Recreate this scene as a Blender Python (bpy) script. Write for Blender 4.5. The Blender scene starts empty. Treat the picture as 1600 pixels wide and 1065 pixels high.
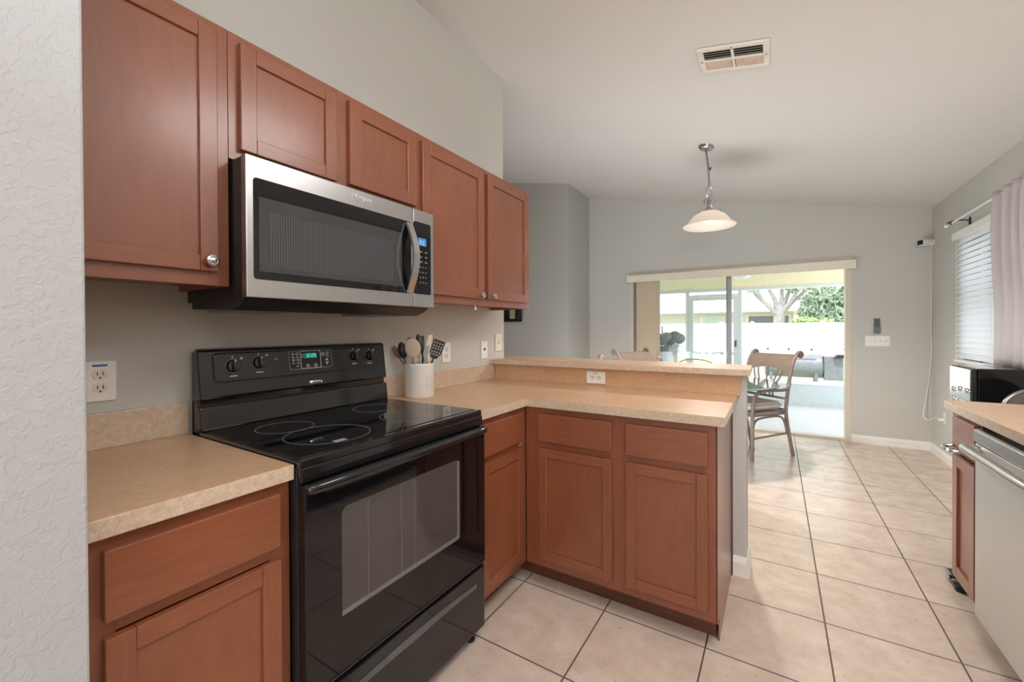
import bpy, bmesh, math, random
from mathutils import Vector, Matrix
random.seed(7)
SC = bpy.context.scene
COL = SC.collection
PI = math.pi

# ------------------------------------------------------------------ camera
FPX, PPX, PPY = 649.05, 812.32, 518.44            # focal length and principal point in pixels of 1600x1065
YAW, PITCH, ROLL = 0.5527, -0.0071, -0.0048
fw = Vector((-math.sin(YAW), math.cos(YAW), 0)); rt = Vector((math.cos(YAW), math.sin(YAW), 0)); up = Vector((0, 0, 1))
f2 = fw * math.cos(PITCH) + up * math.sin(PITCH); u2 = up * math.cos(PITCH) - fw * math.sin(PITCH)
r2 = rt * math.cos(ROLL) + u2 * math.sin(ROLL); u3 = u2 * math.cos(ROLL) - rt * math.sin(ROLL)
cam_d = bpy.data.cameras.new('camera'); cam = bpy.data.objects.new('camera', cam_d); COL.objects.link(cam)
M = Matrix.Identity(4)
for i in range(3):
    M[i][0] = r2[i]; M[i][1] = u3[i]; M[i][2] = -f2[i]
M[0][3], M[1][3], M[2][3] = 1.6727, -1.2465, 1.2538
cam.matrix_world = M
cam_d.sensor_fit = 'HORIZONTAL'; cam_d.sensor_width = 36.0; cam_d.lens = 36.0 * FPX / 1600
cam_d.shift_x = (800 - PPX) / 1600; cam_d.shift_y = (PPY - 532.5) / 1600
cam_d.clip_start = 0.02; cam_d.clip_end = 200
SC.camera = cam

# ------------------------------------------------------------------ view, world, lights
SC.view_settings.view_transform = 'Standard'; SC.view_settings.look = 'None'
SC.view_settings.gamma = 1.0; SC.view_settings.exposure = 0.0; SC.view_settings.use_curve_mapping = False
SC.cycles.use_denoising = True
SC.cycles.max_bounces = 10; SC.cycles.diffuse_bounces = 6; SC.cycles.glossy_bounces = 5
SC.cycles.transmission_bounces = 8; SC.cycles.transparent_max_bounces = 16
SC.cycles.sample_clamp_indirect = 6.0
SC.cycles.caustics_reflective = False; SC.cycles.caustics_refractive = False
W = bpy.data.worlds.new('sky'); SC.world = W; W.use_nodes = True
bgn = W.node_tree.nodes['Background']
bgn.inputs['Color'].default_value = (0.88, 0.94, 1.0, 1); bgn.inputs['Strength'].default_value = 2.6

def lamp(name, kind, loc, power, color=(1, 1, 1), size=None, size_y=None, aim=None, radius=None, angle=None):
    d = bpy.data.lights.new(name, kind); d.energy = power; d.color = color
    if kind == 'AREA':
        d.shape = 'RECTANGLE' if size_y else 'DISK'; d.size = size
        if size_y: d.size_y = size_y
    if radius is not None: d.shadow_soft_size = radius
    if angle is not None: d.angle = angle
    o = bpy.data.objects.new(name, d); COL.objects.link(o); o.location = loc
    if aim is not None:
        o.rotation_euler = (Vector(aim) - Vector(loc)).to_track_quat('-Z', 'Y').to_euler()
    return o
WARM = (1.0, 0.985, 0.97)
lamp('sun', 'SUN', (0, 0, 20), 3.0, (1, 0.98, 0.95), aim=(2, 11, 0), angle=0.05)
lamp('kitchen_ceiling_light', 'AREA', (2.05, 0.15, 2.56), 23, WARM, size=0.9, aim=(2.05, 0.15, 0))
lamp('living_room_fill', 'AREA', (2.3, -4.5, 1.5), 50, (0.94, 0.97, 1.0), size=1.3, size_y=2.2, aim=(2.1, 0, 1.4))  # added fill giving frontal light from behind the camera; no window there
lamp('living_room_ceiling_fill', 'AREA', (2.3, -1.7, 1.80), 56, (0.97, 0.985, 1.0), size=0.8, aim=(2.2, -1.2, 4))  # added fill bounced off the ceiling; no lamp fixture stands here
lamp('dining_fill', 'AREA', (0.62, 2.0, 0.45), 38, (0.94, 0.97, 1.0), size=1.8, size_y=1.0, aim=(1.7, 3.9, 2.7))  # added fill hidden behind the bar, brightens dining ceiling and far wall
lamp('hall_fill', 'AREA', (-2.2, 2.2, 0.6), 7, WARM, size=1.6, aim=(0.5, 2.8, 3.0))  # added fill out of sight in the hall, lifts the ceiling

# ------------------------------------------------------------------ materials
def lin(c):
    c = c / 255.0
    return c / 12.92 if c <= 0.04045 else ((c + 0.055) / 1.055) ** 2.4
def S(r, g, b): return (lin(r), lin(g), lin(b), 1)
class NT:
    def __init__(s, name):
        s.m = bpy.data.materials.new(name); s.m.use_nodes = True; s.t = s.m.node_tree
        s.n = s.t.nodes; s.b = s.n['Principled BSDF']; s.out = s.n['Material Output']
    def add(s, typ, **kw):
        n = s.n.new(typ)
        for k, v in kw.items():
            if k in n.inputs: n.inputs[k].default_value = v
            else: setattr(n, k, v)
        return n
    def link(s, a, b): s.t.links.new(a, b)
    def coords(s, scale=(1, 1, 1), loc=(0, 0, 0)):
        c = s.add('ShaderNodeTexCoord'); m = s.add('ShaderNodeMapping')
        m.inputs['Scale'].default_value = scale; m.inputs['Location'].default_value = loc
        s.link(c.outputs['Object'], m.inputs['Vector']); return m.outputs['Vector']
    def noise(s, vec, scale, detail=4, rough=0.55, dist=0.0):
        n = s.add('ShaderNodeTexNoise'); n.inputs['Scale'].default_value = scale
        n.inputs['Detail'].default_value = detail; n.inputs['Roughness'].default_value = rough
        n.inputs['Distortion'].default_value = dist; s.link(vec, n.inputs['Vector']); return n.outputs['Fac']
    def ramp(s, fac, stops):
        r = s.add('ShaderNodeValToRGB'); e = r.color_ramp.elements
        while len(e) < len(stops): e.new(0.5)
        for el, (p, c) in zip(e, stops): el.position = p; el.color = c
        s.link(fac, r.inputs['Fac']); return r.outputs['Color']
    def mix(s, a, b, fac, mode='MIX'):
        m = s.add('ShaderNodeMix'); m.data_type = 'RGBA'; m.blend_type = mode
        if isinstance(fac, float): m.inputs[0].default_value = fac
        else: s.link(fac, m.inputs[0])
        for v, i in ((a, 6), (b, 7)):
            if isinstance(v, tuple): m.inputs[i].default_value = v
            else: s.link(v, m.inputs[i])
        return m.outputs[2]
    def bump(s, h, strength=0.2, dist=0.01):
        b = s.add('ShaderNodeBump'); b.inputs['Strength'].default_value = strength; b.inputs['Distance'].default_value = dist
        s.link(h, b.inputs['Height']); s.link(b.outputs['Normal'], s.b.inputs['Normal'])
    def set(s, **kw):
        for k, v in kw.items(): s.b.inputs[k.replace('_', ' ')].default_value = v
        return s

def plain(name, col, rough=0.5, metal=0.0, coat=0.0, var=0.06, bump=0.0, bscale=200):
    n = NT(name); v = n.coords()
    f = n.noise(v, 14, 3)
    c2 = tuple(x * (1 - var) for x in col[:3]) + (1,); c1 = tuple(min(1, x * (1 + var)) for x in col[:3]) + (1,)
    n.link(n.ramp(f, [(0.3, c2), (0.7, c1)]), n.b.inputs['Base Color'])
    n.set(Roughness=rough, Metallic=metal); n.b.inputs['Coat Weight'].default_value = coat
    n.b.inputs['Coat Roughness'].default_value = 0.1
    if bump: n.bump(n.noise(v, bscale, 3), bump, 0.002)
    return n.m

def wood(name, scale, base=(138, 78, 50), dark=(129, 71, 45), light=(146, 85, 55)):
    n = NT(name); v = n.coords(scale)
    g = n.noise(v, 9, 6, 0.6, 0.6); vb = n.coords((1, 1, 1), (3, 1, 2)); bl = n.noise(vb, 3.5, 3)
    c = n.ramp(g, [(0.25, S(*dark)), (0.5, S(*base)), (0.78, S(*light))])
    blot = n.ramp(bl, [(0.3, (0.88, 0.86, 0.84, 1)), (0.7, (1.04, 1.03, 1.02, 1))])
    c = n.mix(c, blot, 0.75, 'MULTIPLY')
    n.link(c, n.b.inputs['Base Color'])
    n.set(Roughness=0.4); n.b.inputs['Coat Weight'].default_value = 0.7; n.b.inputs['Coat Roughness'].default_value = 0.22; n.b.inputs['Coat IOR'].default_value = 1.5
    n.bump(g, 0.05, 0.001)
    return n.m
WOOD_Z = wood('cherry_wood_upright_grain', (7, 7, 1.0))
WOOD_Y = wood('cherry_wood_grain_along_wall', (7, 1.0, 7))
WOOD_X = wood('cherry_wood_grain_across_room', (1.0, 7, 7))
WOOD_P = wood('cherry_wood_panel', (4, 4, 0.8), base=(137, 78, 50), dark=(130, 73, 46), light=(144, 84, 55))
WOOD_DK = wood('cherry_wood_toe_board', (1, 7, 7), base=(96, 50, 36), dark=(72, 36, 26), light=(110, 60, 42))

def laminate(name, a, b, c):
    n = NT(name); v = n.coords()
    f1 = n.noise(v, 60, 6, 0.7); f2_ = n.noise(v, 9, 4); f3 = n.noise(v, 240, 3, 0.7)
    col = n.ramp(f1, [(0.25, S(*a)), (0.5, S(*b)), (0.8, S(*c))])
    col = n.mix(col, n.ramp(f3, [(0.3, (0.88, 0.86, 0.84, 1)), (0.6, (1.02, 1.02, 1.02, 1))]), 0.8, 'MULTIPLY')
    col = n.mix(col, n.ramp(f2_, [(0.3, (0.92, 0.90, 0.88, 1)), (0.7, (1.05, 1.04, 1.03, 1))]), 0.8, 'MULTIPLY')
    n.link(col, n.b.inputs['Base Color']); n.set(Roughness=0.3)
    return n.m
LAM = laminate('beige_laminate', (192, 154, 120), (206, 169, 134), (216, 183, 150))
LAM_E = laminate('beige_laminate_edging', (188, 166, 143), (206, 185, 163), (224, 208, 189))

def painted(name, col, bscale, strength, dist, rough=0.55, knock=False):
    n = NT(name); v = n.coords()
    n.b.inputs['Base Color'].default_value = S(*col); n.set(Roughness=rough)
    if knock:
        a = n.noise(v, bscale, 4, 0.5, 0.5)
        h = n.ramp(a, [(0.46, (0, 0, 0, 1)), (0.56, (1, 1, 1, 1))])
        n.bump(h, strength, dist)
    else:
        n.bump(n.noise(v, bscale, 3, 0.5, 0.4), strength, dist)
    return n.m
WALL = painted('grey_wall_paint', (200, 198, 192), 55, 0.35, 0.004)
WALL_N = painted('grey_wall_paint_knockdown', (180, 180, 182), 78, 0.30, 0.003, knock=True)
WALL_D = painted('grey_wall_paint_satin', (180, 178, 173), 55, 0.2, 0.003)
CEIL = painted('ceiling_paint', (218, 215, 211), 70, 0.45, 0.004, 0.8)
WHITE = plain('white_trim_paint', S(238, 235, 230), 0.35, var=0.02)
GREYT = plain('soft_grey_plastic', S(206, 204, 200), 0.4)
PLATE = plain('white_plastic', S(240, 239, 236), 0.3, var=0.01)
IVORY = plain('ivory_plastic', S(232, 224, 206), 0.35, var=0.02)
BLACKG = plain('black_enamel', (0.010, 0.010, 0.011, 1), 0.07, coat=0.3, var=0.2)
BLACKGL = plain('black_glass', (0.006, 0.006, 0.007, 1), 0.035, var=0.2)
BLACKP = plain('black_plastic', (0.016, 0.016, 0.017, 1), 0.35, var=0.2)
BLACKM = plain('black_matte', (0.012, 0.012, 0.012, 1), 0.6, var=0.2)
DGREY = plain('dark_grey_metal', (0.045, 0.043, 0.042, 1), 0.4, metal=0.4)
OVENWIN = plain('oven_window_glass', (0.070, 0.060, 0.056, 1), 0.05, var=0.05)
LINE = plain('printed_white', (0.55, 0.55, 0.55, 1), 0.5)
LINEG = plain('printed_grey_ring', (0.24, 0.24, 0.24, 1), 0.4)
PINK = plain('printed_pink', S(190, 90, 110), 0.5)
def steel(name, scale, base=0.60, rough=0.3):
    n = NT(name); v = n.coords(scale); f = n.noise(v, 30, 3)
    n.link(n.ramp(f, [(0.3, (base * .94, base * .93, base * .92, 1)), (0.7, (base, base * .99, base * .98, 1))]), n.b.inputs['Base Color'])
    r = n.add('ShaderNodeMapRange'); r.inputs['To Min'].default_value = rough - 0.04; r.inputs['To Max'].default_value = rough + 0.05
    n.link(f, r.inputs['Value']); n.link(r.outputs['Result'], n.b.inputs['Roughness']); n.set(Metallic=1.0); return n.m
STEEL = steel('brushed_steel', (30, 0.6, 30), 0.52, 0.30)
STEELV = steel('brushed_steel_upright', (8, 8, 0.4), 0.66, 0.36)
_n = STEELV.node_tree; _b = _n.nodes['Principled BSDF']; _t = _n.nodes.new('ShaderNodeTangent'); _t.direction_type = 'RADIAL'; _t.axis = 'Z'
_n.links.new(_t.outputs[0], _b.inputs['Tangent']); _b.inputs['Anisotropic'].default_value = 0.85; _b.inputs['Anisotropic Rotation'].default_value = 0.25
CHROME = steel('polished_metal', (1, 1, 1), 0.75, 0.14)
NICKEL = steel('satin_nickel', (1, 1, 1), 0.50, 0.25)

def glass(name, tint=(0.97, 0.985, 0.98, 1), refl=1.0):
    n = NT(name); n.n.remove(n.b)
    tr = n.add('ShaderNodeBsdfTransparent'); tr.inputs['Color'].default_value = tint
    gl = n.add('ShaderNodeBsdfGlossy'); gl.inputs['Roughness'].default_value = 0.01
    fr = n.add('ShaderNodeFresnel'); fr.inputs['IOR'].default_value = 1.35
    mx = n.add('ShaderNodeMixShader'); n.link(fr.outputs[0], mx.inputs[0]); n.link(tr.outputs[0], mx.inputs[1]); n.link(gl.outputs[0], mx.inputs[2])
    n.link(mx.outputs[0], n.out.inputs['Surface']); return n.m
GLASS = glass('clear_window_glass')
TGLASS = glass('table_glass', (0.84, 0.90, 0.89, 1))
TEDGE = plain('green_glass_edge', S(104, 136, 132), 0.15, var=0.1)
def emit(name, col, st):
    n = NT(name); n.b.inputs['Base Color'].default_value = (0, 0, 0, 1)
    n.b.inputs['Emission Color'].default_value = col; n.b.inputs['Emission Strength'].default_value = st; return n.m
LED = emit('green_display_digits', (0.15, 1.0, 0.72, 1), 0.9)
LEDBG = emit('green_display_back', (0.0, 0.22, 0.19, 1), 0.5)
LEDB = emit('blue_display', (0.10, 0.35, 0.85, 1), 0.7)
BULB = emit('lit_bulb', (1.0, 0.93, 0.82, 1), 4.0)
def tile_mat():
    n = NT('beige_floor_tile'); v = n.coords((1, 1, 1), (-(1.8488 - 5 * .4136), -(2.5804 - 20 * .4136), 0))
    b = n.add('ShaderNodeTexBrick'); b.offset = 0.0; b.squash = 1.0
    b.inputs['Scale'].default_value = 1.0; b.inputs['Brick Width'].default_value = 0.4136; b.inputs['Row Height'].default_value = 0.4136
    b.inputs['Mortar Size'].default_value = 0.0034; b.inputs['Mortar Smooth'].default_value = 0.15; b.inputs['Bias'].default_value = 0.0
    b.inputs['Color1'].default_value = (1, 1, 1, 1); b.inputs['Color2'].default_value = (0.93, 0.925, 0.92, 1); b.inputs['Mortar'].default_value = (1, 1, 1, 1)
    n.link(v, b.inputs['Vector'])
    f = n.noise(v, 9, 6, 0.65); g = n.noise(v, 34, 5, 0.6)
    c = n.ramp(f, [(0.3, S(201, 180, 163)), (0.55, S(216, 197, 181)), (0.75, S(226, 210, 196))])
    c = n.mix(c, b.outputs['Color'], 1.0, 'MULTIPLY')
    pit = n.ramp(g, [(0.30, (0.55, 0.50, 0.46, 1)), (0.37, (1, 1, 1, 1))])
    c = n.mix(c, pit, 0.55, 'MULTIPLY')
    c = n.mix(c, S(96, 82, 72), b.outputs['Fac'])
    n.link(c, n.b.inputs['Base Color'])
    r = n.mix((0.27, 0.27, 0.27, 1), (0.75, 0.75, 0.75, 1), b.outputs['Fac']); n.link(r, n.b.inputs['Roughness'])
    inv = n.add('ShaderNodeMath', operation='SUBTRACT'); inv.inputs[0].default_value = 1.0; n.link(b.outputs['Fac'], inv.inputs[1])
    gm = n.add('ShaderNodeMath', operation='MULTIPLY_ADD'); n.link(n.noise(v, 22, 5), gm.inputs[0]); gm.inputs[1].default_value = 0.35; n.link(inv.outputs[0], gm.inputs[2])
    n.bump(gm.outputs[0], 0.35, 0.0022)
    return n.m
TILE = tile_mat()
RATTAN = plain('grey_brown_rattan', S(134, 116, 107), 0.42, var=0.18, bump=0.2, bscale=90)
CREST = plain('taupe_woven_crest', S(136, 118, 103), 0.6, var=0.10, bump=0.25, bscale=260)
CUSH = plain('pale_grey_cushion', S(206, 200, 192), 0.9, var=0.05, bump=0.2, bscale=300)
def fabric(name, col, transl=0.0):
    n = NT(name); v = n.coords((1, 1, 60)); f = n.noise(v, 6, 3)
    a = S(*col); n.link(n.ramp(f, [(0.3, tuple(x * .93 for x in a[:3]) + (1,)), (0.7, tuple(min(1, x * 1.05) for x in a[:3]) + (1,))]), n.b.inputs['Base Color'])
    n.set(Roughness=0.85)
    if transl:
        t = n.add('ShaderNodeBsdfTranslucent'); t.inputs['Color'].default_value = a
        m = n.add('ShaderNodeMixShader'); m.inputs[0].default_value = transl
        n.link(n.b.outputs[0], m.inputs[1]); n.link(t.outputs[0], m.inputs[2]); n.link(m.outputs[0], n.out.inputs['Surface'])
    return n.m
CURTAIN = fabric('pinkish_grey_curtain_fabric', (216, 208, 207), 0.35)
VANE = fabric('cream_vane_vinyl', (252, 244, 236), 0.7)
SLAT = fabric('white_slat_vinyl', (246, 247, 248), 0.65)
SHADE = fabric('alabaster_lamp_glass', (250, 243, 234), 0.5)
LAWN = plain('lawn_grass', S(192, 202, 158), 0.9, var=0.2, bump=0.5, bscale=60)
CONC = plain('patio_concrete', S(205, 208, 214), 0.75, var=0.05)
ALUM = plain('white_grey_aluminium', S(206, 214, 216), 0.4, var=0.03)
CREAM = plain('cream_stucco', S(236, 228, 198), 0.8, var=0.03)
VINYL = plain('white_vinyl_fence', S(240, 240, 240), 0.5, var=0.01)
HOUSE = plain('pale_green_stucco', S(210, 205, 204), 0.85, var=0.03)
ROOF = plain('pale_pink_roof_tile', S(222, 206, 196), 0.85, var=0.08)
DWIN = plain('grey_window_glass', S(120, 126, 132), 0.2, var=0.08)
BARK = plain('grey_bark', S(170, 166, 164), 0.9, var=0.15, bump=0.6, bscale=30)
LEAF = plain('tree_leaves', S(192, 206, 186), 0.7, var=0.3)
LEAF2 = plain('shrub_leaves', S(176, 196, 134), 0.7, var=0.3)
SMOKER = plain('weathered_grey_metal', S(136, 138, 146), 0.5, metal=0.2, var=0.12)
FRAMEB = plain('beige_door_frame', S(214, 204, 188), 0.4, var=0.02)
MULL = plain('grey_anodised_frame', S(150, 150, 156), 0.35, metal=0.5, var=0.04)
TANW = plain('bare_wood_rail', S(190, 130, 84), 0.5, var=0.1)
CROCK = plain('white_glazed_ceramic', S(232, 229, 224), 0.18, var=0.01)
CROCKD = plain('embossed_grey_glaze', S(196, 194, 192), 0.3, var=0.02)
BEIGE_S = plain('beige_silicone', S(196, 176, 152), 0.5, var=0.03)
WOODSP = plain('brown_spatula_wood', S(146, 100, 76), 0.5, var=0.12)
LWOOD = plain('pale_handle_wood', S(206, 164, 124), 0.5, var=0.1)
CREAMP = plain('cream_handle_plastic', S(228, 212, 188), 0.4, var=0.03)
TEAL = plain('blue_grey_handle_plastic', S(142, 160, 166), 0.35, var=0.05)
NYLON = plain('black_nylon', (0.018, 0.016, 0.015, 1), 0.42, var=0.2)
NYLON2 = plain('dark_brown_nylon', (0.05, 0.043, 0.038, 1), 0.42, var=0.2)
YELLOW = plain('yellow_plastic', S(226, 206, 96), 0.5)
TAN = plain('tan_wood_block', S(172, 156, 126), 0.5)
VENTM = plain('vent_enamel', S(226, 220, 212), 0.5, var=0.05)
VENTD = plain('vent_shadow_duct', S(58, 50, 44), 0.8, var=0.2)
VENTR = plain('vent_tan_louver', S(206, 182, 164), 0.6, var=0.12)  # tan colour for one half of the louvers

# ------------------------------------------------------------------ mesh helpers
def NB(): return bmesh.new()
def box(bm, x0, x1, y0, y1, z0, z1, bev=0.0, mi=0, seg=2):
    vs = [bm.verts.new((x, y, z)) for z in (z0, z1) for (x, y) in ((x0, y0), (x1, y0), (x1, y1), (x0, y1))]
    fs = [bm.faces.new([vs[i] for i in q]) for q in ((3, 2, 1, 0), (4, 5, 6, 7), (0, 1, 5, 4), (1, 2, 6, 5), (2, 3, 7, 6), (3, 0, 4, 7))]
    for f in fs: f.material_index = mi
    if bev > 0:
        es = list({e for f in fs for e in f.edges})
        r = bmesh.ops.bevel(bm, geom=es, offset=bev, segments=seg, affect='EDGES', profile=0.5)
        for f in r['faces']: f.material_index = mi
    return vs
def prism(bm, pts, axis, a0, a1, bev=0.0, mi=0):
    """polygon pts (2D) extruded along axis from a0 to a1; axis x -> (y,z), y -> (x,z), z -> (x,y)"""
    def P(p, a):
        if axis == 'x': return (a, p[0], p[1])
        if axis == 'y': return (p[0], a, p[1])
        return (p[0], p[1], a)
    v0 = [bm.verts.new(P(p, a0)) for p in pts]; v1 = [bm.verts.new(P(p, a1)) for p in pts]
    fs = [bm.faces.new(v0), bm.faces.new(v1)]
    n = len(pts)
    for i in range(n): fs.append(bm.faces.new((v0[i], v0[(i + 1) % n], v1[(i + 1) % n], v1[i])))
    bmesh.ops.recalc_face_normals(bm, faces=fs)
    for f in fs: f.material_index = mi
    if bev > 0:
        es = list({e for f in fs[:2] for e in f.edges})
        bmesh.ops.bevel(bm, geom=es, offset=bev, segments=2, affect='EDGES')
def rrect(u0, u1, v0, v1, r, n=5):
    out = []
    for cx, cy, a in ((u1 - r, v1 - r, 0), (u0 + r, v1 - r, 90), (u0 + r, v0 + r, 180), (u1 - r, v0 + r, 270)):
        for k in range(n + 1):
            t = math.radians(a + 90 * k / n); out.append((cx + r * math.cos(t), cy + r * math.sin(t)))
    return out
def ringprism(bm, outer, inner, axis, a0, a1):
    def P(p, a):
        if axis == 'x': return (a, p[0], p[1])
        if axis == 'y': return (p[0], a, p[1])
        return (p[0], p[1], a)
    L = [[bm.verts.new(P(p, a)) for p in ps] for ps in (outer, inner) for a in (a0, a1)]
    n = len(outer); fs = []
    for A, B in ((L[0], L[1]), (L[3], L[2]), (L[2], L[0]), (L[1], L[3])):
        for i in range(n):
            j = (i + 1) % n; fs.append(bm.faces.new((A[i], A[j], B[j], B[i])))
    bmesh.ops.recalc_face_normals(bm, faces=fs)
def tube(bm, pts, r, seg=10, closed=False, caps=True, flat=1.0):
    pts = [Vector(p) for p in pts]; n = len(pts)
    rad = r if isinstance(r, (list, tuple)) else [r] * n
    rings = []; nrm = None
    for i, p in enumerate(pts):
        if closed: t = (pts[(i + 1) % n] - pts[i - 1])
        else: t = (pts[min(i + 1, n - 1)] - pts[max(i - 1, 0)])
        if t.length < 1e-9: t = Vector((0, 0, 1))
        t.normalize()
        if nrm is None:
            ref = Vector((0, 0, 1)) if abs(t.z) < 0.9 else Vector((1, 0, 0))
            nrm = (ref - t * ref.dot(t)).normalized()
        else:
            nrm = nrm - t * nrm.dot(t)
            nrm = nrm.normalized() if nrm.length > 1e-6 else t.orthogonal().normalized()
        bt = t.cross(nrm)
        rings.append([bm.verts.new(p + (nrm * math.cos(2 * PI * k / seg) * flat + bt * math.sin(2 * PI * k / seg)) * rad[i]) for k in range(seg)])
    m = n if closed else n - 1
    for i in range(m):
        A, B = rings[i], rings[(i + 1) % n]
        for k in range(seg): bm.faces.new((A[k], A[(k + 1) % seg], B[(k + 1) % seg], B[k]))
    if caps and not closed:
        bm.faces.new(rings[0][::-1]); bm.faces.new(rings[-1])
def smooth_path(pts, sub=6):
    pts = [Vector(p) for p in pts]; out = []
    for i in range(len(pts) - 1):
        p0 = pts[max(i - 1, 0)]; p1 = pts[i]; p2 = pts[i + 1]; p3 = pts[min(i + 2, len(pts) - 1)]
        for k in range(sub):
            t = k / sub
            out.append(0.5 * ((2 * p1) + (p2 - p0) * t + (2 * p0 - 5 * p1 + 4 * p2 - p3) * t * t + (3 * p1 - p0 - 3 * p2 + p3) * t ** 3))
    out.append(pts[-1]); return out
def lathe(bm, prof, c=(0, 0, 0), seg=32, axis='z', sx=1, sy=1):
    rings = []
    for r, h in prof:
        ring = []
        for k in range(seg):
            a = 2 * PI * k / seg; q = (r * math.cos(a) * sx, r * math.sin(a) * sy)
            if axis == 'z': v = (c[0] + q[0], c[1] + q[1], c[2] + h)
            elif axis == 'x': v = (c[0] + h, c[1] + q[0], c[2] + q[1])
            else: v = (c[0] + q[0], c[1] + h, c[2] + q[1])
            ring.append(bm.verts.new(v))
        rings.append(ring)
    fs = []
    for A, B in zip(rings, rings[1:]):
        for k in range(seg): fs.append(bm.faces.new((A[k], A[(k + 1) % seg], B[(k + 1) % seg], B[k])))
    if prof[0][0] > 1e-5: fs.append(bm.faces.new(rings[0][::-1]))
    if prof[-1][0] > 1e-5: fs.append(bm.faces.new(rings[-1]))
    bmesh.ops.recalc_face_normals(bm, faces=fs)
    bmesh.ops.remove_doubles(bm, verts=[v for r_, ring in zip(prof, rings) if r_[0] <= 1e-5 for v in ring], dist=1e-6)
def ellipsoid(bm, c, rx, ry, rz, M3=None, seg=20, rings=12):
    r = bmesh.ops.create_uvsphere(bm, u_segments=seg, v_segments=rings, radius=1.0)
    for v in r['verts']:
        p = Vector((v.co.x * rx, v.co.y * ry, v.co.z * rz))
        if M3 is not None: p = M3 @ p
        v.co = p + Vector(c)
    return r['verts']

def thing(name, label, cat, loc=(0, 0, 0), rotz=0.0, group=None, rot=None):
    o = bpy.data.objects.new(name, None); COL.objects.link(o); o.empty_display_size = 0.05
    o.location = loc; o.rotation_euler = rot if rot else (0, 0, rotz)
    o['label'] = label; o['category'] = cat
    if group: o['group'] = group
    return o
def rootmat(o):
    while o.parent: o = o.parent
    return Matrix.LocRotScale(o.location, o.rotation_euler, None)
def obj(name, bm, mat, parent=None, smooth=False, local=False, bevel=0.0, label=None, kind=None):
    bmesh.ops.recalc_face_normals(bm, faces=bm.faces) if not smooth else None
    me = bpy.data.meshes.new(name); bm.to_mesh(me); bm.free()
    for m in (mat if isinstance(mat, (list, tuple)) else [mat]): me.materials.append(m)
    o = bpy.data.objects.new(name, me); COL.objects.link(o)
    if parent is not None:
        o.parent = parent
        if not local: me.transform(rootmat(parent).inverted())
    if smooth:
        for p in me.polygons: p.use_smooth = True
        try: me.set_sharp_from_angle(angle=math.radians(40))
        except Exception: pass
    if bevel:
        b = o.modifiers.new('edge', 'BEVEL'); b.width = bevel; b.segments = 2; b.limit_method = 'ANGLE'; b.harden_normals = False
    if label: o['label'] = label
    if kind: o['kind'] = kind
    return o
def edge_faces(bm):
    bm.normal_update()
    for f in bm.faces: f.material_index = 0 if f.normal.z > .9 else 1
    return bm
def single(name, bm, mat, label, cat, group=None, smooth=False, bevel=0.0, kind=None):
    """a thing that is one mesh; its origin goes to the middle of its base"""
    xs = [v.co.x for v in bm.verts]; ys = [v.co.y for v in bm.verts]; zs = [v.co.z for v in bm.verts]
    c = Vector(((min(xs) + max(xs)) / 2, (min(ys) + max(ys)) / 2, min(zs)))
    for v in bm.verts: v.co -= c
    o = obj(name, bm, mat, smooth=smooth, bevel=bevel); o.location = c
    o['label'] = label; o['category'] = cat
    if group: o['group'] = group
    if kind: o['kind'] = kind
    return o
def struct(name, bm, mat, parent=None, bevel=0.0, smooth=False):
    o = obj(name, bm, mat, parent, bevel=bevel, smooth=smooth)
    if parent is None: o['kind'] = 'structure'
    return o
def B1(*a, **k):
    bm = NB(); box(bm, *a, **k); return bm
def text_bm(body, size, extrude=0.0008):
    c = bpy.data.curves.new('lettering', 'FONT'); c.body = body; c.size = size; c.extrude = extrude
    c.align_x = 'CENTER'; c.align_y = 'CENTER'; c.resolution_u = 3
    o = bpy.data.objects.new('lettering', c); COL.objects.link(o)
    dg = bpy.context.evaluated_depsgraph_get(); me = bpy.data.meshes.new_from_object(o.evaluated_get(dg))
    bm = bmesh.new(); bm.from_mesh(me)
    bpy.data.objects.remove(o); bpy.data.curves.remove(c); bpy.data.meshes.remove(me)
    return bm
def facing_x(bm, x, y, z, tilt=0.0):
    """lettering laid in a plane that faces +x, reading towards +y"""
    Mx = Matrix(((0, 0, 1, 0), (1, 0, 0, 0), (0, 1, 0, 0), (0, 0, 0, 1)))
    bm.transform(Matrix.Translation((x, y, z)) @ Matrix.Rotation(-tilt, 4, 'Y') @ Mx)

# ------------------------------------------------------------------ the room
XW, YF, YH, XP = 3.016, 4.524, 3.797, -0.674        # right wall, far wall, hall wall, passage wall
def zc(x): return 3.0464 - 0.1963 * x
struct('floor', B1(-4.2, XW + .15, -4.7, YF + .02, -0.10, 0.0), TILE)
bm = NB(); prism(bm, [(-4.2, zc(-4.2)), (XW + .15, zc(XW + .15)), (XW + .15, zc(XW + .15) + .1), (-4.2, zc(-4.2) + .1)], 'y', -4.7, YF + .15)
struct('ceiling', bm, CEIL)
bm = NB(); box(bm, -0.115, 0.0, -1.2, 1.2441, 0, 3.30); struct('wall_left', bm, WALL)
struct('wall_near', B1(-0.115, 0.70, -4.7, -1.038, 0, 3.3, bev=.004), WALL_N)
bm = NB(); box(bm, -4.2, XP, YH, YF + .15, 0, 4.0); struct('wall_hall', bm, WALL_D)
struct('wall_west', B1(-4.2, -4.1, -1.2, YH, 0, 4.0), WALL)
struct('wall_south', B1(-4.2, -0.115, -1.35, -1.2, 0, 4.0), WALL)
struct('wall_back', B1(0.70, XW + .15, -4.7, -4.6, 0, 3.2), WALL)
DX0, DX1, DZ = -0.072, 2.372, 2.03                   # sliding door opening
bm = NB(); box(bm, XP, DX0, YF, YF + .15, 0, 3.4); box(bm, DX1, XW + .15, YF, YF + .15, 0, 2.75); box(bm, DX0, DX1, YF, YF + .15, DZ, 3.3)
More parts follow.
